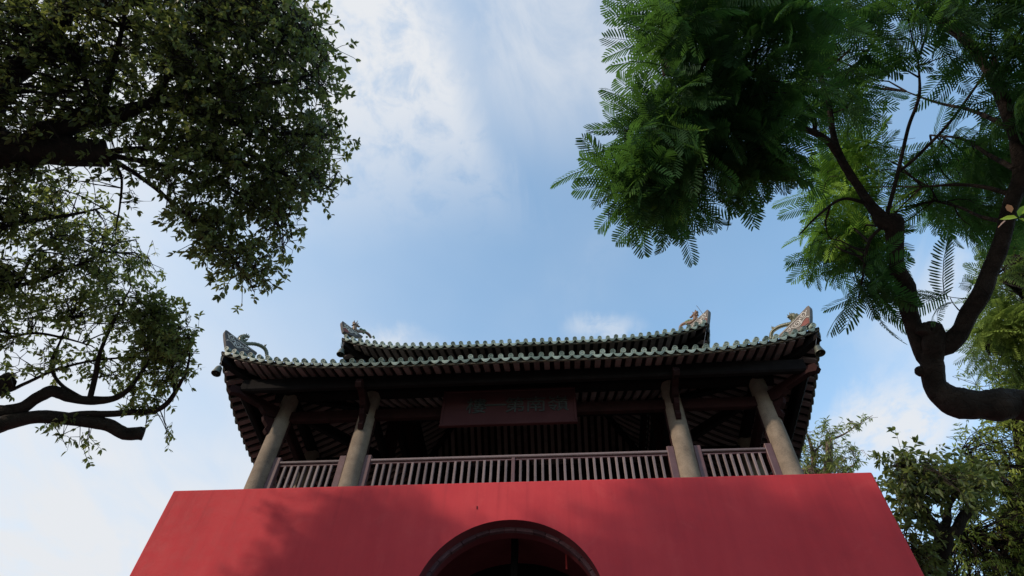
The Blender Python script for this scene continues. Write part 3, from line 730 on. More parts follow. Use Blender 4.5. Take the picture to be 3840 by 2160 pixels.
# ------------------------------------------------------------------ name board
SY = 8.80
p0, p1 = aty(1105, 1075, SY), aty(1453, 1063, SY); zt = 10.44
bx = (p0[0] + p1[0]) / 2; hw = (p1[0] - p0[0]) / 2; zb = (p0[2] + p1[2]) / 2
sb = thing('name_board', 'dull red wooden name board with five dark characters hung over the railing', 'sign', (bx, SY, zb))
ht = zt - zb
MB().box(-hw + .05, hw - .05, -.02, .03, .05, ht - .05).build('panel', 'sign', sb)
for x0, x1, z0, z1 in ((-hw, hw, 0, .05), (-hw, hw, ht - .05, ht)): MB().box(x0, x1, -.035, .035, z0, z1, .008).build('frame', 'sign', sb)
for x0 in (-hw, hw - .05): MB().box(x0, x0 + .05, -.034, .034, .051, ht - .051, .008).build('frame', 'sign', sb)
for ch, px in (('樓', 1198), ('一', 1248), ('第', 1296), ('南', 1348), ('嶺', 1404)):
    cu = bpy.data.curves.new('character', 'FONT'); cu.body = ch; cu.size = .40; cu.extrude = .008; cu.align_x = 'CENTER'; cu.align_y = 'CENTER'
    to = bpy.data.objects.new('tmp', cu); COL.objects.link(to)
    dg = bpy.context.evaluated_depsgraph_get(); me = bpy.data.meshes.new_from_object(to.evaluated_get(dg)); bpy.data.objects.remove(to)
    me.materials.clear(); me.materials.append(M['glyph']); me.name = 'character'
    o = obj('character', me, sb); p = aty(px, 1025, SY - .03); o.location = (p[0] - bx, -.026, ht * .50); o.rotation_euler = (RAD(90), 0, 0)
for sx_ in (-.8, .8):
    MB().beam((sx_ * hw, .05, ht - .02), (sx_ * hw, .17, 10.02 - zb), .03, .02, up=(1, 0, 0)).build('hanger', 'darkwood', sb)
# thin red strip inside the passage
pr = aty(1424, 1402, 8.6)
rb = thing('hanging_ribbon', 'thin red strip of cloth hanging inside the archway', 'ribbon', (pr[0], pr[1], pr[2] - .3))
MB().box(-.012, .012, -.004, .004, 0.12, .42).build('cloth', 'ribbon', rb)
MB().tube([(0, 0, .42), (0, .1, .75)], .003, 5).build('cord', 'wire', rb)

# ------------------------------------------------------------------ trees
def in_poly(px, py, poly):
    poly = np.array(poly, float); x0, y0 = poly[:, 0], poly[:, 1]; x1, y1 = np.roll(x0, -1), np.roll(y0, -1)
    px = px[:, None]; py = py[:, None]
    c = ((y0 > py) != (y1 > py)) & (px < (x1 - x0) * (py - y0) / (y1 - y0 + 1e-9) + x0)
    return c.sum(1) % 2 == 1
def unit(v): return v / (np.linalg.norm(v, axis=-1, keepdims=True) + 1e-9)

def leaf_template(kind):
    """Unit leaf along +Y, face up +Z. Returns verts, faces."""
    if kind == 'ellip':
        v = [(0, 0, 0), (.20, .30, .05), (.19, .66, .03), (0, 1, -.08), (-.19, .66, .03), (-.20, .30, .05)]
        return np.array(v), [(0, 1, 2, 3), (0, 3, 4, 5)]
    if kind == 'lance':
        v = [(0, 0, 0), (.13, .32, .03), (.10, .68, .0), (0, 1, -.10), (-.10, .68, .0), (-.13, .32, .03)]
        return np.array(v), [(0, 1, 2, 3), (0, 3, 4, 5)]
    # feathery frond: a thin rachis with paired narrow pinnae
    npair = 20 if kind == 'frond' else 13
    vs = []; fs = []
    def droop(y): return -.22 * y ** 2.2
    for i in range(4):
        y = i / 3; r = .008 * (1 - .6 * y); z = droop(y)
        vs += [(-r, y, z), (r, y, z), (0, y, z - 2 * r)]
    for i in range(3):
        for k in range(3): fs.append((3 * i + k, 3 * i + (k + 1) % 3, 3 * i + 3 + (k + 1) % 3, 3 * i + 3 + k))
    for i in range(npair):
        y = .06 + .92 * i / (npair - 1); L = .235 * min(1, .55 + 2.2 * y, .42 + 3.2 * (1 - y)) * random.uniform(.93, 1.05)
        wd = .0148 if kind == 'frond' else .022
        for sg in (-1, 1):
            an = RAD(68 - 30 * y ** 2 + random.uniform(-4, 4)); dx, dy = math.sin(an) * sg, math.cos(an); z = droop(y); dr = -.04 + random.uniform(-.02, .02)
            o = len(vs); nx, ny = -dy * sg, dx * sg
            vs += [(0, y, z), (dx * L * .35 + nx * wd, y + dy * L * .35 + ny * wd, z + .01), (dx * L * .85 + nx * wd * .8, y + dy * L * .85 + ny * wd * .8, z + dr * .6), (dx * L, y + dy * L, z + dr), (dx * L * .85 - nx * wd * .8, y + dy * L * .85 - ny * wd * .8, z + dr * .6), (dx * L * .35 - nx * wd, y + dy * L * .35 - ny * wd, z + .01)]
            fs.append((o, o + 1, o + 2, o + 3, o + 4, o + 5))
    return np.array(vs), fs

def instance(tv, tf, pos, basis, scale, tint, name, mat, bend=None):
    n = len(pos); k = len(tv)
    T_ = np.repeat(tv[None], n, 0)
    if bend is not None:
        y2 = T_[:, :, 1] ** 2; T_[:, :, 0] *= bend[:, 2:3]
        T_[:, :, 2] -= y2 * bend[:, 0:1] + np.abs(T_[:, :, 0]) * bend[:, 3:4]; T_[:, :, 0] += y2 * bend[:, 1:2]
    V_ = np.einsum('nij,nkj->nki', basis * scale[:, None, None], T_) + pos[:, None, :]
    sizes = np.array([len(f) for f in tf]); flat = np.concatenate([np.array(f) for f in tf])
    me = bpy.data.meshes.new(name); nv = n * k; nl = n * len(flat); nf = n * len(tf)
    me.vertices.add(nv); me.vertices.foreach_set('co', V_.reshape(-1).astype(np.float32))
    me.loops.add(nl); me.loops.foreach_set('vertex_index', (flat[None, :] + (np.arange(n) * k)[:, None]).reshape(-1).astype(np.int32))
    st = np.concatenate([[0], np.cumsum(sizes)[:-1]])
    me.polygons.add(nf)
    me.polygons.foreach_set('loop_start', (st[None, :] + (np.arange(n) * len(flat))[:, None]).reshape(-1).astype(np.int32))
    me.polygons.foreach_set('loop_total', np.tile(sizes, n).astype(np.int32))
    at = me.attributes.new('tint', 'FLOAT', 'POINT'); at.data.foreach_set('value', np.repeat(tint, k).astype(np.float32))
    me.materials.append(M[mat]); me.update(calc_edges=True); me.validate(); return me

def make_basis(yd, zd):
    y = unit(yd); x = unit(np.cross(y, zd)); z = np.cross(x, y); return np.stack([x, y, z], 2)

class Tree:
    def __init__(s, name, label, base, barkm, leafm, kind, leaf, seed, cat='tree', group=None, kd=1.0):
        s.root = thing(name, label, cat, base, group); s.bark, s.leafm, s.kind, s.leaf = barkm, leafm, kind, leaf
        s.kd = kd; s.nodes = []; s.rng = np.random.default_rng(seed); s.pos = []; s.dir = []; s.up = []; s.sc = []; s.tint = []; s.twigs = MB()
    def limb(s, pts, rad, name='branch', n=10, k=6, knobs=()):
        """pts: (px, py, dist) bearings or ('w', x, y, z) places; rad: radius at each."""
        W3 = [np.array(p[1:], float) if p[0] == 'w' else P(p[0], p[1], p[2] * s.kd) for p in pts]; rad = [x * s.kd for x in rad]
        sp = spline(np.hstack([np.array(W3), np.array(rad, float)[:, None]]), k)
        m0 = len(sp); r = sp[:, 3].copy(); xi = np.arange(m0); kn = np.linspace(0, m0 - 1, max(3, m0 // 4))
        r *= 1 + np.interp(xi, kn, s.rng.normal(0, .09, len(kn))) * (r > .03)
        jit = np.stack([np.interp(xi, kn, s.rng.normal(0, .22, len(kn))) for _ in range(3)], 1) * r[:, None]; jit[0] = jit[-1] = 0
        m_ = MB().tube(sp[:, :3] + jit, np.maximum(r, .003), n, True, .05)
        for i, kr, off in knobs:
            c = sp[int(i * (len(sp) - 1)), :3]; m_.ball(c + np.array(off), kr, n=10, m=7)
        local(m_.build(name, s.bark, None, True), s.root)
        s.nodes.append(np.hstack([sp[:, :3], r[:, None]])); return sp
    def crown(s, poly, d0, d1, n, per=9, spread=.30, reach=.9, tint=(.35, .18), droop=.25, clump=.0, flat=0.0, outward=None, big=1.0, holes=()):
        poly = np.array(poly, float); lo, hi = poly.min(0), poly.max(0); got = []
        while len(got) < n:
            q = s.rng.uniform(lo, hi, (n * 2, 2)); q = q[in_poly(q[:, 0], q[:, 1], poly)]
            for h_ in holes: q = q[~in_poly(q[:, 0], q[:, 1], h_)]
            if clump:
                f_ = np.sin(q[:, 0] * .021 + s.rng.uniform(0, 6)) * np.sin(q[:, 1] * .026 + 1.3) + .6 * np.sin(q[:, 0] * .05 + q[:, 1] * .043)
                q = q[f_ + s.rng.normal(0, .5, len(q)) > -1.1 + clump]
            got += list(q)
        cen = np.array([P(a, b_, s.rng.uniform(d0, d1) * s.kd) for a, b_ in got[:n]])
        nd = np.vstack(s.nodes); ctint = np.clip(s.rng.normal(tint[0], tint[1], n), 0, 1)
        for ci, c in enumerate(cen):
            d_ = nd[:, :3] - c; dist = (np.linalg.norm(d_, axis=1) + nd[:, 3] * 3) * s.rng.uniform(1, 1.35, len(nd)); i = int(np.argmin(dist)); a = nd[i, :3]
            L = np.linalg.norm(c - a)
            cut = L > reach * 1.6
            if cut: a = c + (a - c) / L * reach * 1.3; L = reach * 1.3
            away = unit(c - a) if L > .05 else unit(s.rng.normal(size=3))
            if outward is not None: away = unit(away + np.array(outward))
            bend = unit(s.rng.normal(size=3)) * L * .10 + np.array([0, 0, L * .10])
            tw = np.array([a, a + (c - a) * .4 + bend, a + (c - a) * .75 + bend * .8, c])
            r0 = min(.005 + .008 * L, .022)
            s.twigs.tube(tw, [.0015, .003, .003, .002] if cut else [r0, r0 * .75, r0 * .5, .003], 4, False)
            m_ = max(3, int(per * s.rng.uniform(.7, 1.3)))
            if s.kind in ('frond', 'smallfrond'):
                base = c + s.rng.normal(size=(m_, 3)) * .05
                dr = unit(away[None] * .5 + s.rng.normal(size=(m_, 3)) * .75 + np.array([0, 0, -droop]))
                up = unit(np.array([0, 0, 1.0]) + s.rng.normal(size=(m_, 3)) * .35)
            else:
                k2 = max(1, int(round(m_ / 8))); sl = s.leaf * s.rng.uniform(1.8, 3.2, k2)
                end = c + s.rng.normal(size=(k2, 3)) * spread * .75 * s.kd
                ax_ = unit(end - tw[1] + s.rng.normal(size=(k2, 3)) * .25 * L); root_ = end - ax_ * sl[:, None]
                for a_, b2 in zip(root_, end): s.twigs.tube([tw[2], a_, b2], [.006, .0045, .002], 3, False)
                w_ = s.rng.integers(0, k2, m_); t_ = s.rng.uniform(.15, 1.0, m_); t_[s.rng.random(m_) < .35] = 1.0
                base = root_[w_] + ax_[w_] * (sl[w_] * t_)[:, None]
                side = unit(np.cross(ax_[w_], s.rng.normal(size=(m_, 3))))
                dr = unit(ax_[w_] * .55 + side * .85 + np.array([0, 0, -droop]))
                up = unit(np.array([0, 0, 1.0]) + s.rng.normal(size=(m_, 3)) * .45)
            s.pos.append(base); s.dir.append(dr); s.up.append(up)
            s.sc.append(s.leaf * big * s.rng.uniform(.75, 1.2, m_)); s.tint.append(np.clip(ctint[ci] + s.rng.normal(0, .10, m_), 0, 1))
    def finish(s, singles=300):
        pos = np.vstack(s.pos); bs = make_basis(np.vstack(s.dir), np.vstack(s.up)); sc = np.concatenate(s.sc); ti = np.concatenate(s.tint)
        tv, tf = leaf_template(s.kind); nm = 'frond' if 'frond' in s.kind else 'leaf'
        mid = pos + bs[:, :, 1] * sc[:, None] * .5; px, py = to_px(mid)
        vis = (px > 10) & (px < 2566) & (py > 10) & (py < 1440)
        size = np.where(vis, sc / np.linalg.norm(mid - EYE, axis=1) * np.abs(np.einsum('ni,ni->n', bs[:, :, 2], unit(mid - EYE))), 0)
        pick = np.argsort(-size)[:min(singles, int(vis.sum()))]
        bd = np.stack([s.rng.uniform(-.15, .45, len(pos)), s.rng.normal(0, .12, len(pos)), s.rng.uniform(.75, 1.15, len(pos)), s.rng.uniform(-.2, .5, len(pos))], 1)
        rest = np.ones(len(pos), bool); rest[pick] = False
        cr = local(obj('crown', instance(tv, tf, pos[rest], bs[rest], sc[rest], ti[rest], 'crown', s.leafm, bd[rest]), None, kind='stuff'), s.root)
        local(s.twigs.build('twigs', s.bark, None, kind='stuff'), s.root)
        tmpl = []
        for q_, t_ in enumerate((.15, .35, .55, .75) * 3):
            tv, tf = leaf_template(s.kind); tmpl.append(instance(tv, tf, np.zeros((1, 3)), np.eye(3)[None], np.ones(1), np.array([t_]), nm, s.leafm, bd[q_:q_ + 1]))
        for i in pick:
            o = obj(nm, tmpl[min(3, int(ti[i] * 4)) + 4 * int(s.rng.integers(0, 3))], s.root)
            mt = Matrix((bs[i] * sc[i]).tolist()).to_4x4(); mt.translation = Vector(pos[i]) - Vector(s.root.location); o.matrix_local = mt
        return s

# --- tall dark-leaved tree, upper left
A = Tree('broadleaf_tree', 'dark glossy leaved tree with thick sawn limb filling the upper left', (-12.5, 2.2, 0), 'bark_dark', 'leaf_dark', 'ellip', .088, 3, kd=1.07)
A.limb([('w', -12.5, 2.2, -.1), ('w', -12.2, 2.3, 3), ('w', -11.6, 2.5, 6), ('w', -10.6, 2.6, 8), (-170, 395, 11.2)], [.52, .42, .38, .34, .28], 'trunk', 14)
A.limb([(-170, 395, 11.2), (-70, 378, 10.4), (0, 374, 10.0), (90, 378, 9.7), (170, 384, 9.5), (272, 386, 9.3)], [.28, .24, .215, .20, .175, .165], 'limb', 14)
A.limb([(60, 372, 9.8), (120, 345, 9.6), (190, 310, 9.5), (280, 285, 9.4), (390, 258, 9.3), (520, 232, 9.2), (640, 215, 9.0), (780, 190, 8.8)], [.15, .15, .14, .11, .075, .05, .035, .012], 'limb', 10)
A.limb([('w', -11.2, 2.5, 7), (-120, 300, 10.8), (-40, 245, 10.3), (20, 212, 10.1), (70, 140, 10), (150, 40, 10), (210, -60, 10), (300, -200, 10.2)], [.24, .2, .17, .14, .11, .10, .08, .03], 'limb')
A.limb([(270, 383, 9.3), (390, 375, 9.2), (520, 392, 9.1), (680, 430, 9.0), (830, 470, 8.8)], [.04, .035, .028, .018, .008], n=7)
A.limb([(268, 395, 9.3), (330, 430, 9.2), (420, 500, 9.1), (520, 590, 8.9), (600, 670, 8.8), (640, 735, 8.7)], [.035, .03, .024, .018, .012, .006], n=7)
A.limb([(270, 390, 9.3), (400, 412, 9.2), (540, 455, 9.1), (650, 520, 9.0), (735, 600, 8.8)], [.035, .03, .022, .015, .006], n=7)
A.limb([(275, 400, 9.3), (305, 440, 9.2), (303, 510, 9.2), (290, 580, 9.1)], [.018, .015, .012, .006], n=6)
A.limb([(250, 296, 9.45), (272, 210, 9.5), (300, 110, 9.6), (330, -30, 9.8)], [.05, .04, .03, .015], n=7)
A.limb([(215, 302, 9.5), (215, 200, 9.7), (180, 110, 9.9)], [.045, .03, .015], n=7)
A.limb([(380, 260, 9.3), (440, 170, 9.3), (540, 70, 9.3), (680, -40, 9.4)], [.05, .035, .028, .012], n=7)
A.limb([(520, 232, 9.2), (630, 140, 9.1), (730, 80, 9.0), (800, 60, 8.9)], [.035, .025, .016, .008], n=7)
A.limb([(400, 257, 9.3), (540, 300, 9.1), (690, 330, 8.9), (840, 340, 8.7)], [.04, .03, .02, .008], n=7)
A.limb([(-100, 290, 10.7), (-260, 150, 10.6), (-420, 0, 10.6), (-520, -140, 10.8)], [.14, .11, .07, .03], n=8)
A.limb([(-170, 395, 11.2), (-300, 330, 11.3), (-450, 260, 11.5), (-600, 120, 12)], [.15, .11, .07, .03], n=8)
A.crown([(420, -50), (720, -50), (750, 5), (800, 66), (826, 170), (832, 280), (840, 420), (770, 465), (600, 430), (480, 330), (410, 150)], 8.2, 10.6, 500, 34, .25, 1.0, (.32, .19), clump=.35)
A.crown([(-300, -100), (300, -100), (740, -60), (745, -30), (430, 20), (420, 150), (480, 330), (300, 335), (120, 340), (0, 330), (-300, 340)], 8.8, 11.2, 490, 32, .27, 1.1, (.34, .2), clump=.75)
A.crown([(480, 330), (600, 430), (800, 465), (850, 425), (830, 515), (755, 525), (735, 595), (705, 670), (665, 720), (635, 725), (572, 690), (490, 640), (440, 580), (450, 510), (400, 440), (340, 410)], 8.1, 9.8, 250, 26, .18, .9, (.28, .16), clump=.75)
A.crown([(-70, 400), (100, 420), (115, 465), (60, 480), (-70, 500)], 9.2, 10.4, 22, 22, .2, .9, (.3, .15))
A.crown([(250, 290), (420, 260), (470, 360), (330, 380), (270, 370)], 8.9, 9.8, 30, 24, .2, .8, (.35, .2))
for tx, ty, n_ in ((300, 445, 4), (235, 452, 3), (355, 500, 5), (150, 455, 3), (420, 560, 6)):
    A.crown([(tx - 14, ty - 10), (tx + 14, ty - 10), (tx + 14, ty + 14), (tx - 14, ty + 14)], 9.0, 9.4, n_, 6, .10, .9, (.3, .1))
for pts in ([(80, 405), (100, 425), (108, 470)], [(165, 412), (185, 445), (178, 470)], [(200, 408), (228, 440), (240, 500), (232, 560)], [(120, 410), (160, 432), (205, 440)]):
    A.limb([(x, y, 9.5) for x, y in pts], [.006, .005, .003][:len(pts)] if len(pts) == 3 else [.006, .005, .004, .003], 'vine', 5)

A.finish()

# --- paler tree below it
B = Tree('broadleaf_tree', 'pale green tree with bare forking limbs at the left edge below the dark tree', (-13.5, 7.0, 0), 'bark_dark', 'leaf_light', 'ellip', .082, 5, kd=.79)
B.limb([('w', -13.5, 7.0, -.1), ('w', -12.9, 6.9, 3), ('w', -11.6, 6.6, 5.6), ('w', -10.2, 6.4, 7.2), (-190, 1110, 15.2)], [.45, .38, .33, .26, .18], 'trunk', 12)
B.limb([(-190, 1110, 15.2), (-60, 1095, 14.6), (0, 1078, 14.2), (70, 1058, 14.0), (140, 1052, 13.9), (240, 1066, 13.7), (310, 1086, 13.6), (362, 1092, 13.5)], [.17, .15, .14, .12, .115, .115, .11, .12], 'limb', 10)
B.limb([(-190, 1060, 15.2), (-50, 1035, 14.6), (0, 1034, 14.3), (60, 1026, 14.1), (100, 998, 14.0), (135, 985, 13.9), (170, 1000, 13.9), (230, 1008, 13.8), (290, 1000, 13.6), (340, 960, 13.4), (380, 900, 13.3)], [.14, .10, .10, .10, .10, .10, .085, .075, .06, .04, .015], 'limb', 10)
B.limb([(110, 1054, 13.9), (200, 1040, 13.8), (300, 1042, 13.6), (390, 1030, 13.5), (435, 995, 13.4), (470, 930, 13.3), (480, 860, 13.2)], [.06, .06, .055, .05, .04, .025, .012], n=8)
B.limb([(-150, 1010, 15), (0, 990, 14.4), (60, 965, 14.2), (130, 935, 14), (250, 905, 13.8), (420, 895, 13.4)], [.05, .035, .03, .025, .02, .012], n=7)
B.limb([(225, 1005, 13.8), (240, 940, 13.8), (255, 880, 13.7), (290, 800, 13.6), (330, 720, 13.5)], [.05, .045, .035, .025, .01], n=7)
B.limb([(205, 1000, 13.9), (150, 965, 14), (128, 920, 14.1), (150, 860, 14.2), (175, 800, 14.2)], [.035, .03, .028, .02, .01], n=7)
B.limb([(440, 990, 13.4), (432, 920, 13.5), (408, 850, 13.6), (400, 790, 13.6)], [.03, .028, .02, .01], n=7)
B.limb([(-190, 790, 15.5), (-40, 745, 14.8), (50, 718, 14.5), (130, 692, 14.3), (220, 655, 14.1), (300, 610, 13.9)], [.06, .045, .04, .03, .022, .01], n=7)
B.limb([(45, 720, 14.5), (60, 690, 14.5), (85, 640, 14.6), (140, 590, 14.5)], [.035, .03, .022, .01], n=7)
B.limb([(-190, 620, 15.5), (-40, 580, 14.8), (60, 560, 14.5), (180, 540, 14.3), (270, 520, 14.2)], [.06, .05, .04, .03, .012], n=7)
B.limb([(-150, 1020, 15.2), (-40, 990, 14.7), (10, 970, 14.3), (30, 955, 14.2)], [.15, .15, .15, .13], 'limb')
B.limb([(-150, 900, 15), (0, 858, 14.5), (80, 838, 14.3), (160, 850, 14.2), (230, 870, 14)], [.05, .03, .025, .02, .01], n=7)
B.limb([(-190, 1110, 15.2), (-300, 950, 15.8), (-420, 760, 16), (-500, 600, 16)], [.15, .12, .08, .04], n=8)
B.crown([(-350, 440), (20, 470), (130, 480), (190, 462), (265, 485), (285, 560), (365, 625), (385, 650), (355, 690), (300, 700), (180, 720), (60, 700), (-350, 740)], 13.2, 15.6, 350, 30, .27, 1.1, (.5, .2), clump=.3)
B.crown([(-350, 740), (60, 715), (180, 725), (300, 700), (330, 750), (320, 850), (220, 820), (100, 800), (-350, 880)], 13.4, 15.2, 150, 28, .27, 1.0, (.48, .2), clump=.6)
B.crown([(325, 745), (400, 762), (470, 800), (482, 845), (478, 925), (430, 970), (400, 985), (372, 900), (335, 820)], 12.8, 14.2, 110, 34, .24, 1.0, (.38, .16))
B.crown([(0, 850), (320, 850), (370, 980), (310, 1000), (200, 930), (60, 950), (0, 930)], 13.4, 14.6, 48, 22, .22, 1.0, (.45, .2), clump=.5)
B.crown([(340, 985), (470, 960), (430, 1010), (380, 1050), (300, 1060), (260, 1030)], 13.2, 13.9, 16, 18, .18, .9, (.5, .2))
B.crown([(110, 1062), (170, 1062), (225, 1110), (215, 1140), (160, 1135), (115, 1090)], 13.5, 14.1, 9, 18, .16, .8, (.45, .2))
B.crown([(398, 1085), (430, 1080), (442, 1125), (410, 1130)], 13.3, 13.6, 4, 8, .14, .8, (.5, .2))
B.crown([(-60, 990), (20, 985), (25, 1020), (-60, 1020)], 13.9, 14.3, 4, 8, .14, .8, (.5, .2))
B.finish()

# --- feathery tree on the right, close to the camera
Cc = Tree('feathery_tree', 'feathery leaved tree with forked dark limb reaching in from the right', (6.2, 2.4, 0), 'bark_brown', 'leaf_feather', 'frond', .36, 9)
Cc.limb([('w', 6.2, 2.4, -.1), ('w', 6.1, 2.5, 1.6), ('w', 5.8, 2.8, 3.2), (2900, 1060, 6.6), (2720, 1040, 6.2)], [.27, .23, .20, .17, .15], 'trunk', 14)
Cc.limb([(2720, 1040, 6.2), (2640, 1028, 6.0), (2576, 1024, 5.85), (2500, 1022, 5.75), (2430, 1018, 5.7), (2385, 1000, 5.68), (2355, 955, 5.66), (2342, 905, 5.66), (2325, 880, 5.66)], [.135, .112, .108, .108, .108, .106, .088, .078, .06], 'limb', 16, knobs=((.80, .040, (-.085, 0, .02)), (.60, .055, (-.04, -.05, -.05)), (.35, .04, (0, -.06, .07))))
Cc.limb([(2335, 910, 5.66), (2312, 860, 5.66), (2292, 790, 5.66), (2275, 720, 5.66), (2258, 660, 5.66), (2254, 600, 5.66), (2248, 558, 5.66)], [.066, .065, .062, .060, .061, .059, .064], 'limb', 14, knobs=((.45, .035, (.05, 0, .02)), (.6, .03, (-.05, 0, .0)), (1.0, .069, (0, 0, 0))))
Cc.limb([(2342, 905, 5.66), (2350, 868, 5.66), (2345, 835, 5.64), (2330, 828, 5.62)], [.074, .074, .068, .052], 'limb', 12, knobs=((1.0, .053, (0, 0, 0)), (.7, .066, (-.02, 0, .01)), (.45, .072, (0, 0, 0))))
Cc.limb([(2350, 880, 5.66), (2395, 848, 5.66), (2432, 795, 5.68), (2478, 730, 5.7), (2502, 660, 5.72), (2522, 590, 5.75), (2545, 505, 5.8), (2562, 440, 5.85), (2556, 350, 5.9), (2535, 260, 6.0), (2500, 150, 6.1)], [.07, .066, .060, .057, .054, .051, .048, .046, .042, .034, .018], 'limb', 14)
Cc.limb([(2250, 575, 5.66), (2215, 545, 5.66), (2190, 515, 5.66), (2150, 455, 5.68), (2105, 385, 5.7), (2065, 340, 5.65), (2010, 318, 5.5), (1900, 290, 5.3), (1780, 280, 5.1), (1660, 300, 5.0), (1570, 330, 4.95)], [.060, .058, .038, .034, .030, .027, .022, .018, .015, .010, .006], n=8)
Cc.limb([(2150, 455, 5.68), (2122, 400, 5.7), (2095, 330, 5.75), (2080, 240, 5.8), (2040, 140, 5.9), (1960, 60, 6), (1820, 20, 6)], [.026, .025, .023, .020, .018, .014, .008], n=8)
Cc.limb([(2050, 330, 5.62), (2045, 290, 5.6), (2000, 230, 5.45), (1900, 190, 5.3), (1760, 180, 5.2), (1670, 190, 5.1)], [.018, .017, .015, .012, .010, .006], n=7)
Cc.limb([(1900, 290, 5.3), (1830, 380, 5.1), (1740, 450, 5.0), (1650, 500, 4.9), (1590, 530, 4.9)], [.014, .012, .010, .008, .005], n=7)
Cc.limb([(2232, 540, 5.66), (2250, 470, 5.7), (2268, 390, 5.8), (2285, 320, 5.9), (2312, 240, 6), (2310, 150, 6.1)], [.016, .015, .014, .013, .012, .006], n=7)
Cc.limb([(2255, 440, 5.75), (2310, 390, 5.9), (2380, 320, 6.1), (2440, 240, 6.3), (2520, 120, 6.5)], [.013, .012, .011, .010, .006], n=7)
Cc.limb([(2548, 490, 5.8), (2480, 470, 5.9), (2400, 465, 6.0), (2320, 470, 6.1)], [.02, .015, .012, .006], n=7)
Cc.limb([(2530, 560, 5.78), (2470, 545, 6.0), (2410, 520, 6.3), (2350, 505, 6.5)], [.018, .013, .01, .005], n=6)
Cc.limb([(2560, 430, 5.85), (2490, 390, 6.2), (2420, 350, 6.6), (2340, 340, 6.9)], [.022, .016, .012, .006], n=6)
Cc.limb([(2550, 330, 5.95), (2450, 280, 6.4), (2360, 260, 6.8), (2280, 230, 7)], [.022, .016, .012, .006], n=6)
Cc.limb([(2080, 240, 5.8), (2150, 170, 6.2), (2200, 100, 6.4), (2230, 20, 6.5)], [.016, .013, .01, .006], n=6)
Cc.limb([(2560, 430, 5.85), (2620, 300, 6), (2640, 150, 6.2), (2600, 0, 6.4), (2500, -120, 6.4)], [.05, .045, .04, .03, .02], n=8)
Cc.limb([(2556, 345, 5.9), (2480, 180, 6.2), (2380, 60, 6.4), (2250, -40, 6.4), (2080, -80, 6.3), (1850, -100, 6.1), (1700, -80, 6)], [.04, .035, .03, .025, .02, .014, .008], n=8)
Cc.limb([(2225, 565, 5.66), (2190, 600, 5.6), (2175, 660, 5.6), (2168, 710, 5.6), (2160, 750, 5.6)], [.014, .012, .010, .007, .004], n=6)
Cc.limb([(2190, 515, 5.66), (2120, 500, 5.6), (2060, 540, 5.5), (2010, 590, 5.45)], [.016, .012, .009, .005], n=6)
lobe = [(1650, -120), (1660, 10), (1720, 40), (1715, 110), (1690, 165), (1670, 205), (1660, 260), (1590, 320), (1570, 390), (1580, 460), (1600, 500), (1680, 500), (1720, 480), (1800, 450), (1900, 430), (1940, 390), (1960, 320), (2010, 290), (2000, -120)]
Cc.crown(lobe, 4.6, 5.6, 160, 5, .2, .6, (.22, .16), .15, big=.9, holes=([(1880, 120), (1940, 120), (1940, 180), (1880, 180)],))
main = [(2000, -120), (2000, 290), (2100, 285), (2300, 270), (2560, 290), (2900, 320), (2900, -220), (2300, -220)]
Cc.crown(main, 5.4, 7.6, 205, 5, .2, .38, (.22, .16), .15, holes=([(2250, 150), (2470, 150), (2480, 330), (2240, 330)], [(2140, 120), (2200, 120), (2200, 190), (2140, 190)]))
Cc.crown([(1560, 345), (1595, 300), (1650, 250), (1700, 250), (1760, 400), (1700, 545), (1610, 540), (1575, 480)], 4.6, 5.3, 50, 6, .2, 1.0, (.36, .14), .35, outward=(-.5, .2, -.2), big=1.0)
Cc.crown([(1840, 380), (1960, 360), (1980, 400), (1900, 430), (1850, 430)], 4.8, 5.4, 12, 5, .2, 1.0, (.22, .1), .5)
Cc.crown([(1640, 30), (1700, 0), (1720, 120), (1690, 180), (1660, 130)], 4.7, 5.4, 14, 5, .2, 1.0, (.45, .14), .1, outward=(-.3, 0, 0))
Cc.crown([(2050, 420), (2110, 350), (2190, 360), (2230, 430), (2200, 500), (2215, 590), (2190, 640), (2120, 620), (2050, 600), (2020, 560), (2060, 500)], 6.2, 7.2, 46, 4, .2, .3, (.95, .10), .3)  # sunlit middle of the crown, its brightness put into the leaf tint
Cc.crown([(2140, 690), (2200, 680), (2200, 730), (2170, 745), (2150, 740)], 5.5, 5.8, 7, 4, .15, .8, (.25, .1), .5)
Cc.crown([(2060, 600), (2200, 600), (2200, 660), (2120, 650)], 5.9, 6.4, 16, 5, .15, .8, (.45, .15), .5)
Cc.crown([(2320, 380), (2640, 270), (2640, 540), (2520, 555), (2440, 570), (2380, 560), (2330, 530), (2310, 440)], 6.4, 8.6, 72, 5, .2, .38, (.25, .12), .3)
Cc.crown([(2370, 735), (2395, 745), (2390, 765)], 5.6, 5.7, 2, 3, .1, .8, (.3, .1), .2)
Cc.finish()
# bright young shoot beside the right-hand limb
sh = thing('leafy_shoot', 'bright yellow green shoot with one rusty leaf at the right edge', 'plant', tuple(P(2590, 560, 3.4)))
o0 = P(2590, 560, 3.4)
local(MB().tube([P(2640, 620, 3.5), P(2600, 575, 3.42), P(2578, 545, 3.4), P(2566, 545, 3.4)], [.012, .009, .006, .003], 7).build('stem', 'bark_brown', None, True), sh)
tv, tf = leaf_template('ellip')
for (a, b_, m_) in (((2560, 548), (2513, 549), 'leaf_bright'), ((2562, 545), (2583, 512), 'leaf_bright'), ((2545, 535), (2533, 512), 'leaf_rust'), ((2562, 550), (2600, 565), 'leaf_bright'), ((2530, 555), (2508, 572), 'leaf_rust')):
    p_, q_ = P(*a, 3.4), P(*b_, 3.36); L = np.linalg.norm(q_ - p_); bs = make_basis((q_ - p_)[None], np.array([[0.3, -.4, 1.0]]))
    local(obj('leaf', instance(tv, tf, p_[None], bs, np.array([L]), np.array([.6]), 'leaf', m_), None), sh)

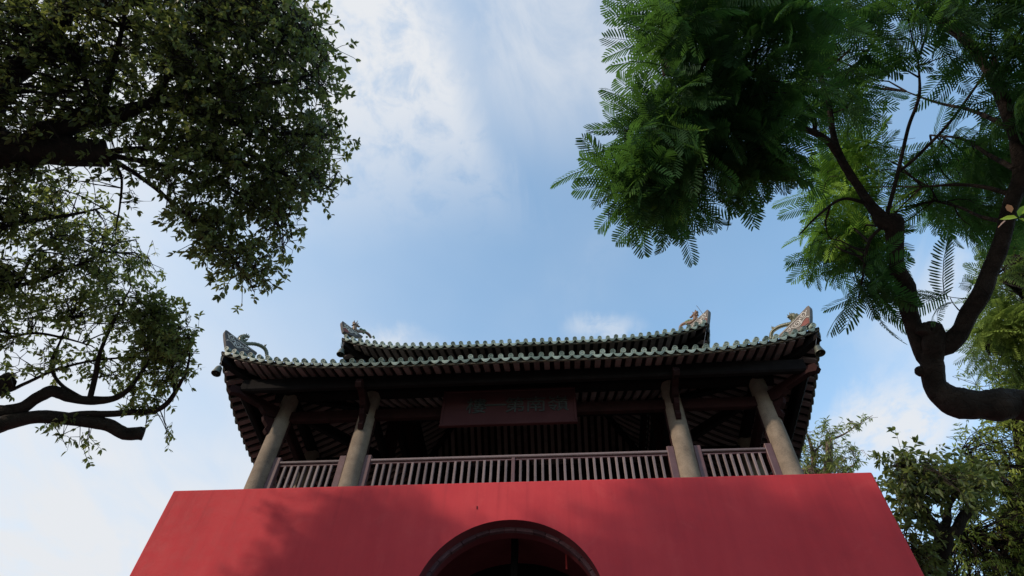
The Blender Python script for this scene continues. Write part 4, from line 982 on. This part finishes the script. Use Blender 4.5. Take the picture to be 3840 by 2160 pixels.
# --- background trees on the right
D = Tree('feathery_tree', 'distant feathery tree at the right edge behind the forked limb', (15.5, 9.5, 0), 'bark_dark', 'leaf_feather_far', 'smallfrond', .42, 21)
D.limb([('w', 15.5, 9.5, -.1), ('w', 15.2, 9.6, 4), (2720, 1100, 16), (2640, 900, 15.5), (2580, 760, 15)], [.3, .25, .2, .14, .05], 'trunk')
D.limb([(2650, 920, 15.5), (2570, 900, 14.8), (2500, 880, 14.2), (2450, 870, 14)], [.08, .06, .03, .01], n=7)
D.limb([(2660, 950, 15.5), (2600, 780, 15), (2540, 720, 14.5), (2490, 700, 14.2)], [.08, .06, .03, .01], n=7)
D.crown([(2460, 640), (2520, 600), (2880, 520), (2880, 1010), (2560, 990), (2480, 940), (2430, 880), (2440, 830), (2480, 780), (2470, 720)], 13, 16.5, 300, 7, .2, 1.2, (.42, .2), .25)
D.crown([(2440, 810), (2560, 790), (2600, 850), (2480, 870)], 13, 14, 26, 7, .2, 1.2, (.9, .1), .2)  # yellow-lit clump: the sunlight is carried by a high leaf tint
D.finish(150)
E_ = Tree('broadleaf_tree', 'slender pale barked tree rising behind the red wall beside the right column', (11.2, 16.5, 0), 'bark_pale', 'leaf_light', 'lance', .125, 31)
E_.limb([('w', 11.2, 16.5, -.1), ('w', 11.0, 16.3, 5), (2070, 1250, 18.5), (2075, 1190, 18.4), (2085, 1140, 18.3), (2083, 1105, 18.3)], [.22, .19, .12, .10, .085, .08], 'trunk')
E_.limb([(2045, 1200, 18.4), (2046, 1150, 18.3), (2035, 1105, 18.2), (2025, 1085, 18.2)], [.06, .05, .04, .015], n=8)
E_.limb([(2046, 1140, 18.3), (2065, 1120, 18.3), (2090, 1105, 18.2)], [.03, .02, .01], n=7)
E_.limb([(2084, 1108, 18.3), (2120, 1095, 18.2), (2150, 1075, 18.1), (2195, 1045, 18)], [.03, .022, .014, .006], n=7)
E_.limb([(2075, 1220, 18.4), (2120, 1190, 18.2), (2160, 1160, 18)], [.04, .03, .01], n=7)
E_.limb([(2070, 1200, 18.4), (2030, 1190, 18.2), (2000, 1180, 18)], [.04, .03, .01], n=7)
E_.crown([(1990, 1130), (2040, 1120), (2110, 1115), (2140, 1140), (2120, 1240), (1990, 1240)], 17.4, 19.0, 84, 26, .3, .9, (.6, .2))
E_.crown([(2050, 1070), (2080, 1065), (2110, 1085), (2090, 1110), (2050, 1105)], 17.8, 18.5, 11, 18, .22, .9, (.5, .2))
E_.crown([(2120, 1080), (2150, 1065), (2195, 1043), (2170, 1075), (2130, 1095)], 17.8, 18.2, 8, 14, .14, .9, (.5, .2))
E_.crown([(2005, 1070), (2035, 1065), (2035, 1110), (2000, 1110)], 17.8, 18.4, 5, 14, .18, .9, (.6, .2))
E_.crown([(2130, 1130), (2180, 1120), (2180, 1160), (2140, 1175)], 17.5, 18, 8, 16, .18, .9, (.25, .1))
E_.finish(150)
Fd = Tree('broadleaf_tree', 'dark forked tree beside the right end of the red wall', (8.4, 9.0, 0), 'bark_dark', 'leaf_dark', 'ellip', .115, 41)
Fd.limb([('w', 8.4, 9.0, -.1), ('w', 8.35, 9.0, 3), (2372, 1449, 12.6), (2370, 1400, 12.5), (2372, 1345, 12.4)], [.16, .15, .135, .13, .12], 'trunk', 12)
Fd.limb([(2370, 1350, 12.4), (2345, 1320, 12.3), (2320, 1280, 12.2), (2295, 1230, 12.1), (2270, 1170, 12)], [.11, .085, .07, .05, .02], 'limb', 9)
Fd.limb([(2372, 1345, 12.4), (2388, 1310, 12.5), (2388, 1270, 12.6), (2410, 1230, 12.7), (2430, 1180, 12.8)], [.07, .06, .05, .04, .02], 'limb', 9)
Fd.limb([(2375, 1350, 12.4), (2410, 1325, 12.5), (2435, 1290, 12.6), (2455, 1240, 12.7), (2470, 1180, 12.8)], [.09, .075, .065, .05, .02], 'limb', 9)
Fd.limb([(2388, 1280, 12.5), (2360, 1260, 12.4), (2330, 1240, 12.3)], [.04, .03, .01], n=7)
Fd.limb([(2365, 1380, 12.4), (2320, 1390, 12.2), (2280, 1380, 12)], [.04, .03, .01], n=7)
Fd.crown([(2225, 1150), (2290, 1150), (2340, 1170), (2420, 1175), (2480, 1175), (2500, 1220), (2460, 1255), (2380, 1245), (2330, 1265), (2275, 1265), (2245, 1205)], 11.4, 13.4, 105, 26, .20, 1.0, (.34, .2))
Fd.crown([(2250, 1260), (2330, 1270), (2340, 1300), (2310, 1340), (2280, 1330)], 11.6, 12.4, 20, 20, .2, .9, (.3, .15))
Fd.crown([(2280, 1330), (2350, 1370), (2350, 1500), (2330, 1500), (2300, 1400)], 11.6, 12.4, 24, 22, .2, .9, (.32, .2))
Fd.finish(250)
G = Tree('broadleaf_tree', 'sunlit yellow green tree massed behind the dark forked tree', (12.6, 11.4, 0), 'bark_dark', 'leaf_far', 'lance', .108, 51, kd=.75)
G.limb([('w', 12.6, 11.4, -.1), ('w', 12.4, 11.4, 2.4), (2620, 1400, 20.5), (2590, 1250, 20.5), (2560, 1120, 20.3), (2540, 1040, 20)], [.3, .26, .22, .16, .09, .03], 'trunk')
G.limb([(2600, 1300, 20.5), (2520, 1230, 20), (2450, 1170, 19.5), (2420, 1130, 19.3)], [.1, .08, .04, .015], n=8)
G.limb([(2620, 1380, 20.5), (2520, 1370, 19.8), (2430, 1340, 19.2)], [.1, .07, .02], n=8)
G.crown([(2400, 1120), (2470, 1080), (2540, 1060), (2850, 980), (2850, 1250), (2500, 1250), (2400, 1200)], 18.6, 21.5, 270, 24, .36, 1.3, (.78, .18))
G.crown([(2380, 1240), (2850, 1230), (2850, 1560), (2350, 1560), (2330, 1450), (2390, 1350)], 18.0, 21.5, 390, 26, .38, 1.3, (.66, .2))
G.crown([(2450, 960), (2530, 940), (2640, 980), (2640, 1060), (2520, 1060), (2440, 1010)], 19, 21.5, 60, 20, .34, 1.3, (.72, .15))
G.finish(200)
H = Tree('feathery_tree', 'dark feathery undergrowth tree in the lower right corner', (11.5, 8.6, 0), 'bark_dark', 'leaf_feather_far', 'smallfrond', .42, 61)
H.limb([('w', 11.5, 8.6, -.1), ('w', 11.4, 8.6, 2), (2660, 1500, 15), (2600, 1350, 15), (2570, 1250, 14.8)], [.16, .14, .1, .06, .02], 'trunk')
H.limb([(2650, 1480, 15), (2560, 1430, 14.6), (2480, 1400, 14.2)], [.06, .04, .01], n=7)
H.crown([(2530, 1180), (2720, 1120), (2720, 1500), (2480, 1500), (2450, 1400), (2540, 1330)], 13.8, 15.8, 90, 6, .25, 1.1, (.45, .22), .25)
H.finish(60)
